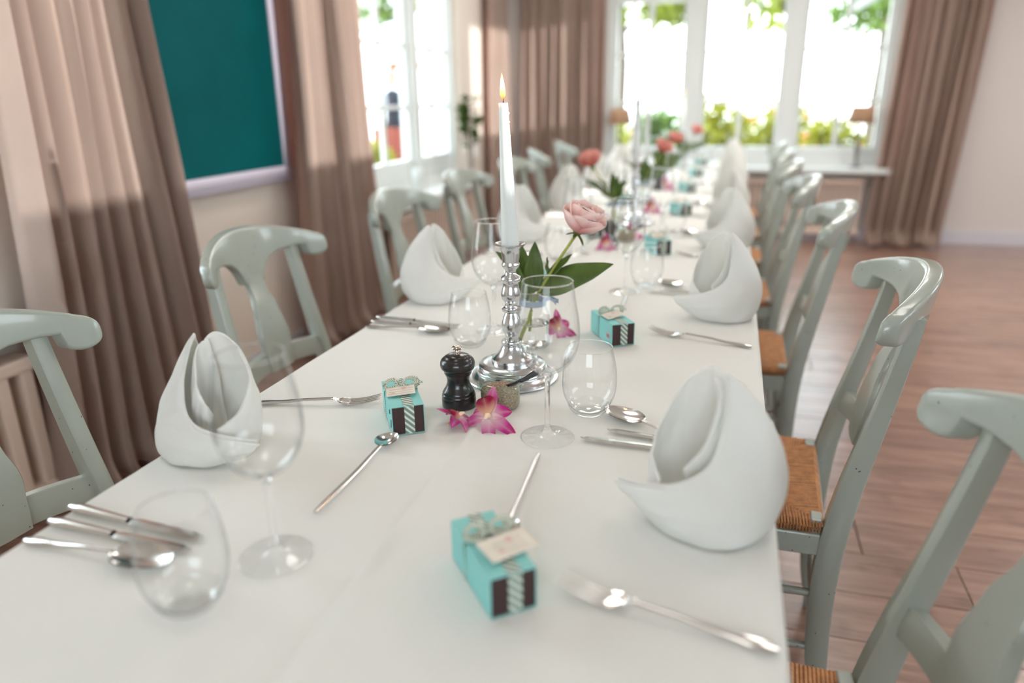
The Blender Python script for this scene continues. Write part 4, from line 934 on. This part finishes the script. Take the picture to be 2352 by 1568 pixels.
for i, (x, y, rd, h, lb, mt_, fl_) in enumerate([(-1.60, 9.6, .50, 1.05, 'yellow-green shrub with blossom behind the left sill lamp', FOL[2], OF), (-1.02, 10.9, .48, 1.15, 'mid green shrub left of the first mullion', FOL[1], None), (-.22, 9.6, .50, 1.30, 'tall pale yellow shrub in the middle light', FOL[2], None),
      (.62, 10.8, .52, 1.22, 'yellow-green shrub with orange blossom beside the second mullion', FOL[2], OF), (1.10, 9.5, .42, 1.05, 'yellow flowering shrub in the right light', FOL[2], OF), (-4.72, 9.25, .36, .78, 'lime green shrub below the person in the left window', FOL[2], None)]):
    shrub(x, y, rd, h, lb, mt_, 20+i, fl_, 1900)
# neighbour building with eave on the right
nb = empty('neighbour_house', (3.6, 10.0, -.1)); tag(nb, 'white house with a grey eave at the top right of the far window', 'building')
b = MB(); b.box(-1.5, 2.6, -2.0, 2.0, 0, 2.50); b.obj('wall', mat('white_render', (236, 234, 230), .8), nb, smooth=False)
b = MB(); b.add([(-2.0, -2.1, 2.46), (-2.0, 2.2, 2.46), (.6, 2.2, 3.9), (.6, -2.1, 3.9), (-2.0, -2.1, 2.58), (-2.0, 2.2, 2.58), (.6, 2.2, 4.04), (.6, -2.1, 4.04)], [(0, 1, 2, 3), (7, 6, 5, 4), (0, 4, 5, 1), (3, 2, 6, 7), (0, 3, 7, 4), (1, 5, 6, 2)]); b.obj('roof', mat('slate_roof', (110, 112, 114), .7), nb, smooth=False)
b = MB(); b.tube([(-2.05, -2.1, 2.5), (-2.05, 2.2, 2.5)], .06, 8); b.obj('gutter', mat('grey_gutter', (130, 132, 134), .5), nb)
# marquee, parasol, person in the left window
mq = empty('marquee', (-7.0, 16.5, -.1)); tag(mq, 'white marquee tent filling the left window view', 'tent')
b = MB(); b.box(-1.6, 2.6, -1.5, 1.5, 0, 2.3); b.obj('side_sheet', mat('white_canvas', (250, 250, 248), .8), mq, smooth=False)
b = MB(); b.add([(-1.8, -1.7, 2.3), (2.8, -1.7, 2.3), (2.8, 1.7, 2.3), (-1.8, 1.7, 2.3), (.5, 0, 3.3)], [(0, 1, 4), (1, 2, 4), (2, 3, 4), (3, 0, 4), (3, 2, 1, 0)]); b.obj('roof_sheet', mat('white_canvas'), mq, smooth=False)
pr = empty('parasol', (-5.25, 11.7, -.1)); tag(pr, 'open white parasol above the person outside', 'parasol')
b = MB(); b.lathe([(.62, 2.02), (.45, 2.14), (.2, 2.24), (.0, 2.28)], 16); b.obj('canopy', mat('white_canvas'), pr, thick=.01)
b = MB(); b.tube([(0, 0, 0), (0, 0, 2.27)], .02, 8); b.obj('pole', BARK, pr)
b = MB(); b.box(-.28, .28, -.02, .02, 1.80, 1.92); b.obj('orange_pelmet', mat('orange_canvas', (170, 80, 36), .7), pr, smooth=False)
pe = empty('person', (-4.98, 10.62, -.1)); tag(pe, 'person in dark blue standing outside, seen through the left window', 'person')
def skin(name, pts, edges, M, parent):
    me = bpy.data.meshes.new(name); me.from_pydata([p[:3] for p in pts], edges, []); me.materials.append(M); o = bpy.data.objects.new(name, me); COL.objects.link(o); o.parent = parent
    s = o.modifiers.new('s', 'SKIN'); 
    for v, p in zip(me.skin_vertices[0].data, pts): v.radius = (p[3], p[3])
    me.skin_vertices[0].data[0].use_root = True; q = o.modifiers.new('u', 'SUBSURF'); q.levels = 1; q.render_levels = 2; return o
NAVY = mat('navy_cloth', (18, 24, 38), .8); SKINM = mat('skin', (206, 150, 122), .6)
skin('body', [(0, 0, .92, .13), (0, 0, 1.08, .12), (0, -.02, 1.26, .14), (0, -.02, 1.40, .10), (-.17, -.02, 1.38, .06), (-.22, -.06, 1.12, .045), (-.14, -.28, 1.06, .033), (.17, -.02, 1.38, .06), (.22, -.06, 1.12, .045), (.14, -.28, 1.06, .033), (-.09, 0, .88, .095), (-.10, -.02, .48, .065), (-.10, .02, .07, .042), (.09, 0, .88, .095), (.10, -.02, .48, .065), (.10, .02, .07, .042), (0, -.02, 1.50, .055), (-.10, -.14, .04, .035), (.10, -.14, .04, .035)],
     [(0, 1), (1, 2), (2, 3), (3, 4), (4, 5), (5, 6), (3, 7), (7, 8), (8, 9), (0, 10), (10, 11), (11, 12), (0, 13), (13, 14), (14, 15), (3, 16), (12, 17), (15, 18)], NAVY, pe)
b = MB(); b.grid(lambda u, v: (.075*sin(pi*u)*cos(2*pi*v), -.03+.09*sin(pi*u)*sin(2*pi*v)-(.012 if .45 < u < .6 and .7 < v < .8 else 0), 1.63+.115*cos(pi*u)), 18, 20, cv=True); hd = b.obj('head', SKINM, pe)
b = MB(); b.grid(lambda u, v: (.082*sin(pi*u*.55)*cos(2*pi*v), -.015+.095*sin(pi*u*.55)*sin(2*pi*v), 1.645+.115*cos(pi*u*.55)), 12, 20, cv=True); b.obj('hair', mat('brown_hair', (92, 66, 50), .7), pe)
gc = empty('garden_chair', (-4.90, 9.98, -.1)); tag(gc, 'reddish garden chair beside the person outside', 'chair')
b = MB(); b.box(-.24, .24, -.26, .24, .38, .43); b.obj('seat', mat('red_brown_cloth', (120, 50, 34), .7), gc, smooth=False, bevel=.01)
b = MB(); b.box(-.24, .24, .20, .25, .40, .95); b.obj('backrest', mat('red_brown_cloth'), gc, smooth=False, bevel=.01)
lgm = MB(); lgm.box(-.02, .02, -.02, .02, 0, .39)
for i, (x, y) in enumerate(((-.21, -.22), (.21, -.22), (-.21, .21), (.21, .21))):
    q = lgm.obj('leg', BARK, gc, smooth=False) if i == 0 else q.copy()
    if i: COL.objects.link(q); q.parent = gc
    q.location = (x, y, 0)
# brick pier just outside the left window
bp = empty('brick_pier', (-2.60, 6.62, -.1)); tag(bp, 'narrow red brick pier just outside the left window', 'pier')
b = MB(); b.box(-.055, .055, -.055, .055, 0, 2.6); b.obj('mortar_core', mat('mortar', (206, 196, 188), .9), bp, smooth=False)
bm_ = MB(); bm_.box(-.06, .06, -.06, .06, -.033, .033); brick = bm_.obj('brick', mat('red_brick', (120, 58, 44), .85, var=.2, vscale=6), bp, smooth=False, bevel=.004)
for i in range(33):
    q = brick if i == 0 else brick.copy()
    if i: COL.objects.link(q); q.parent = bp
    q.location = (0, 0, .04+i*.078)
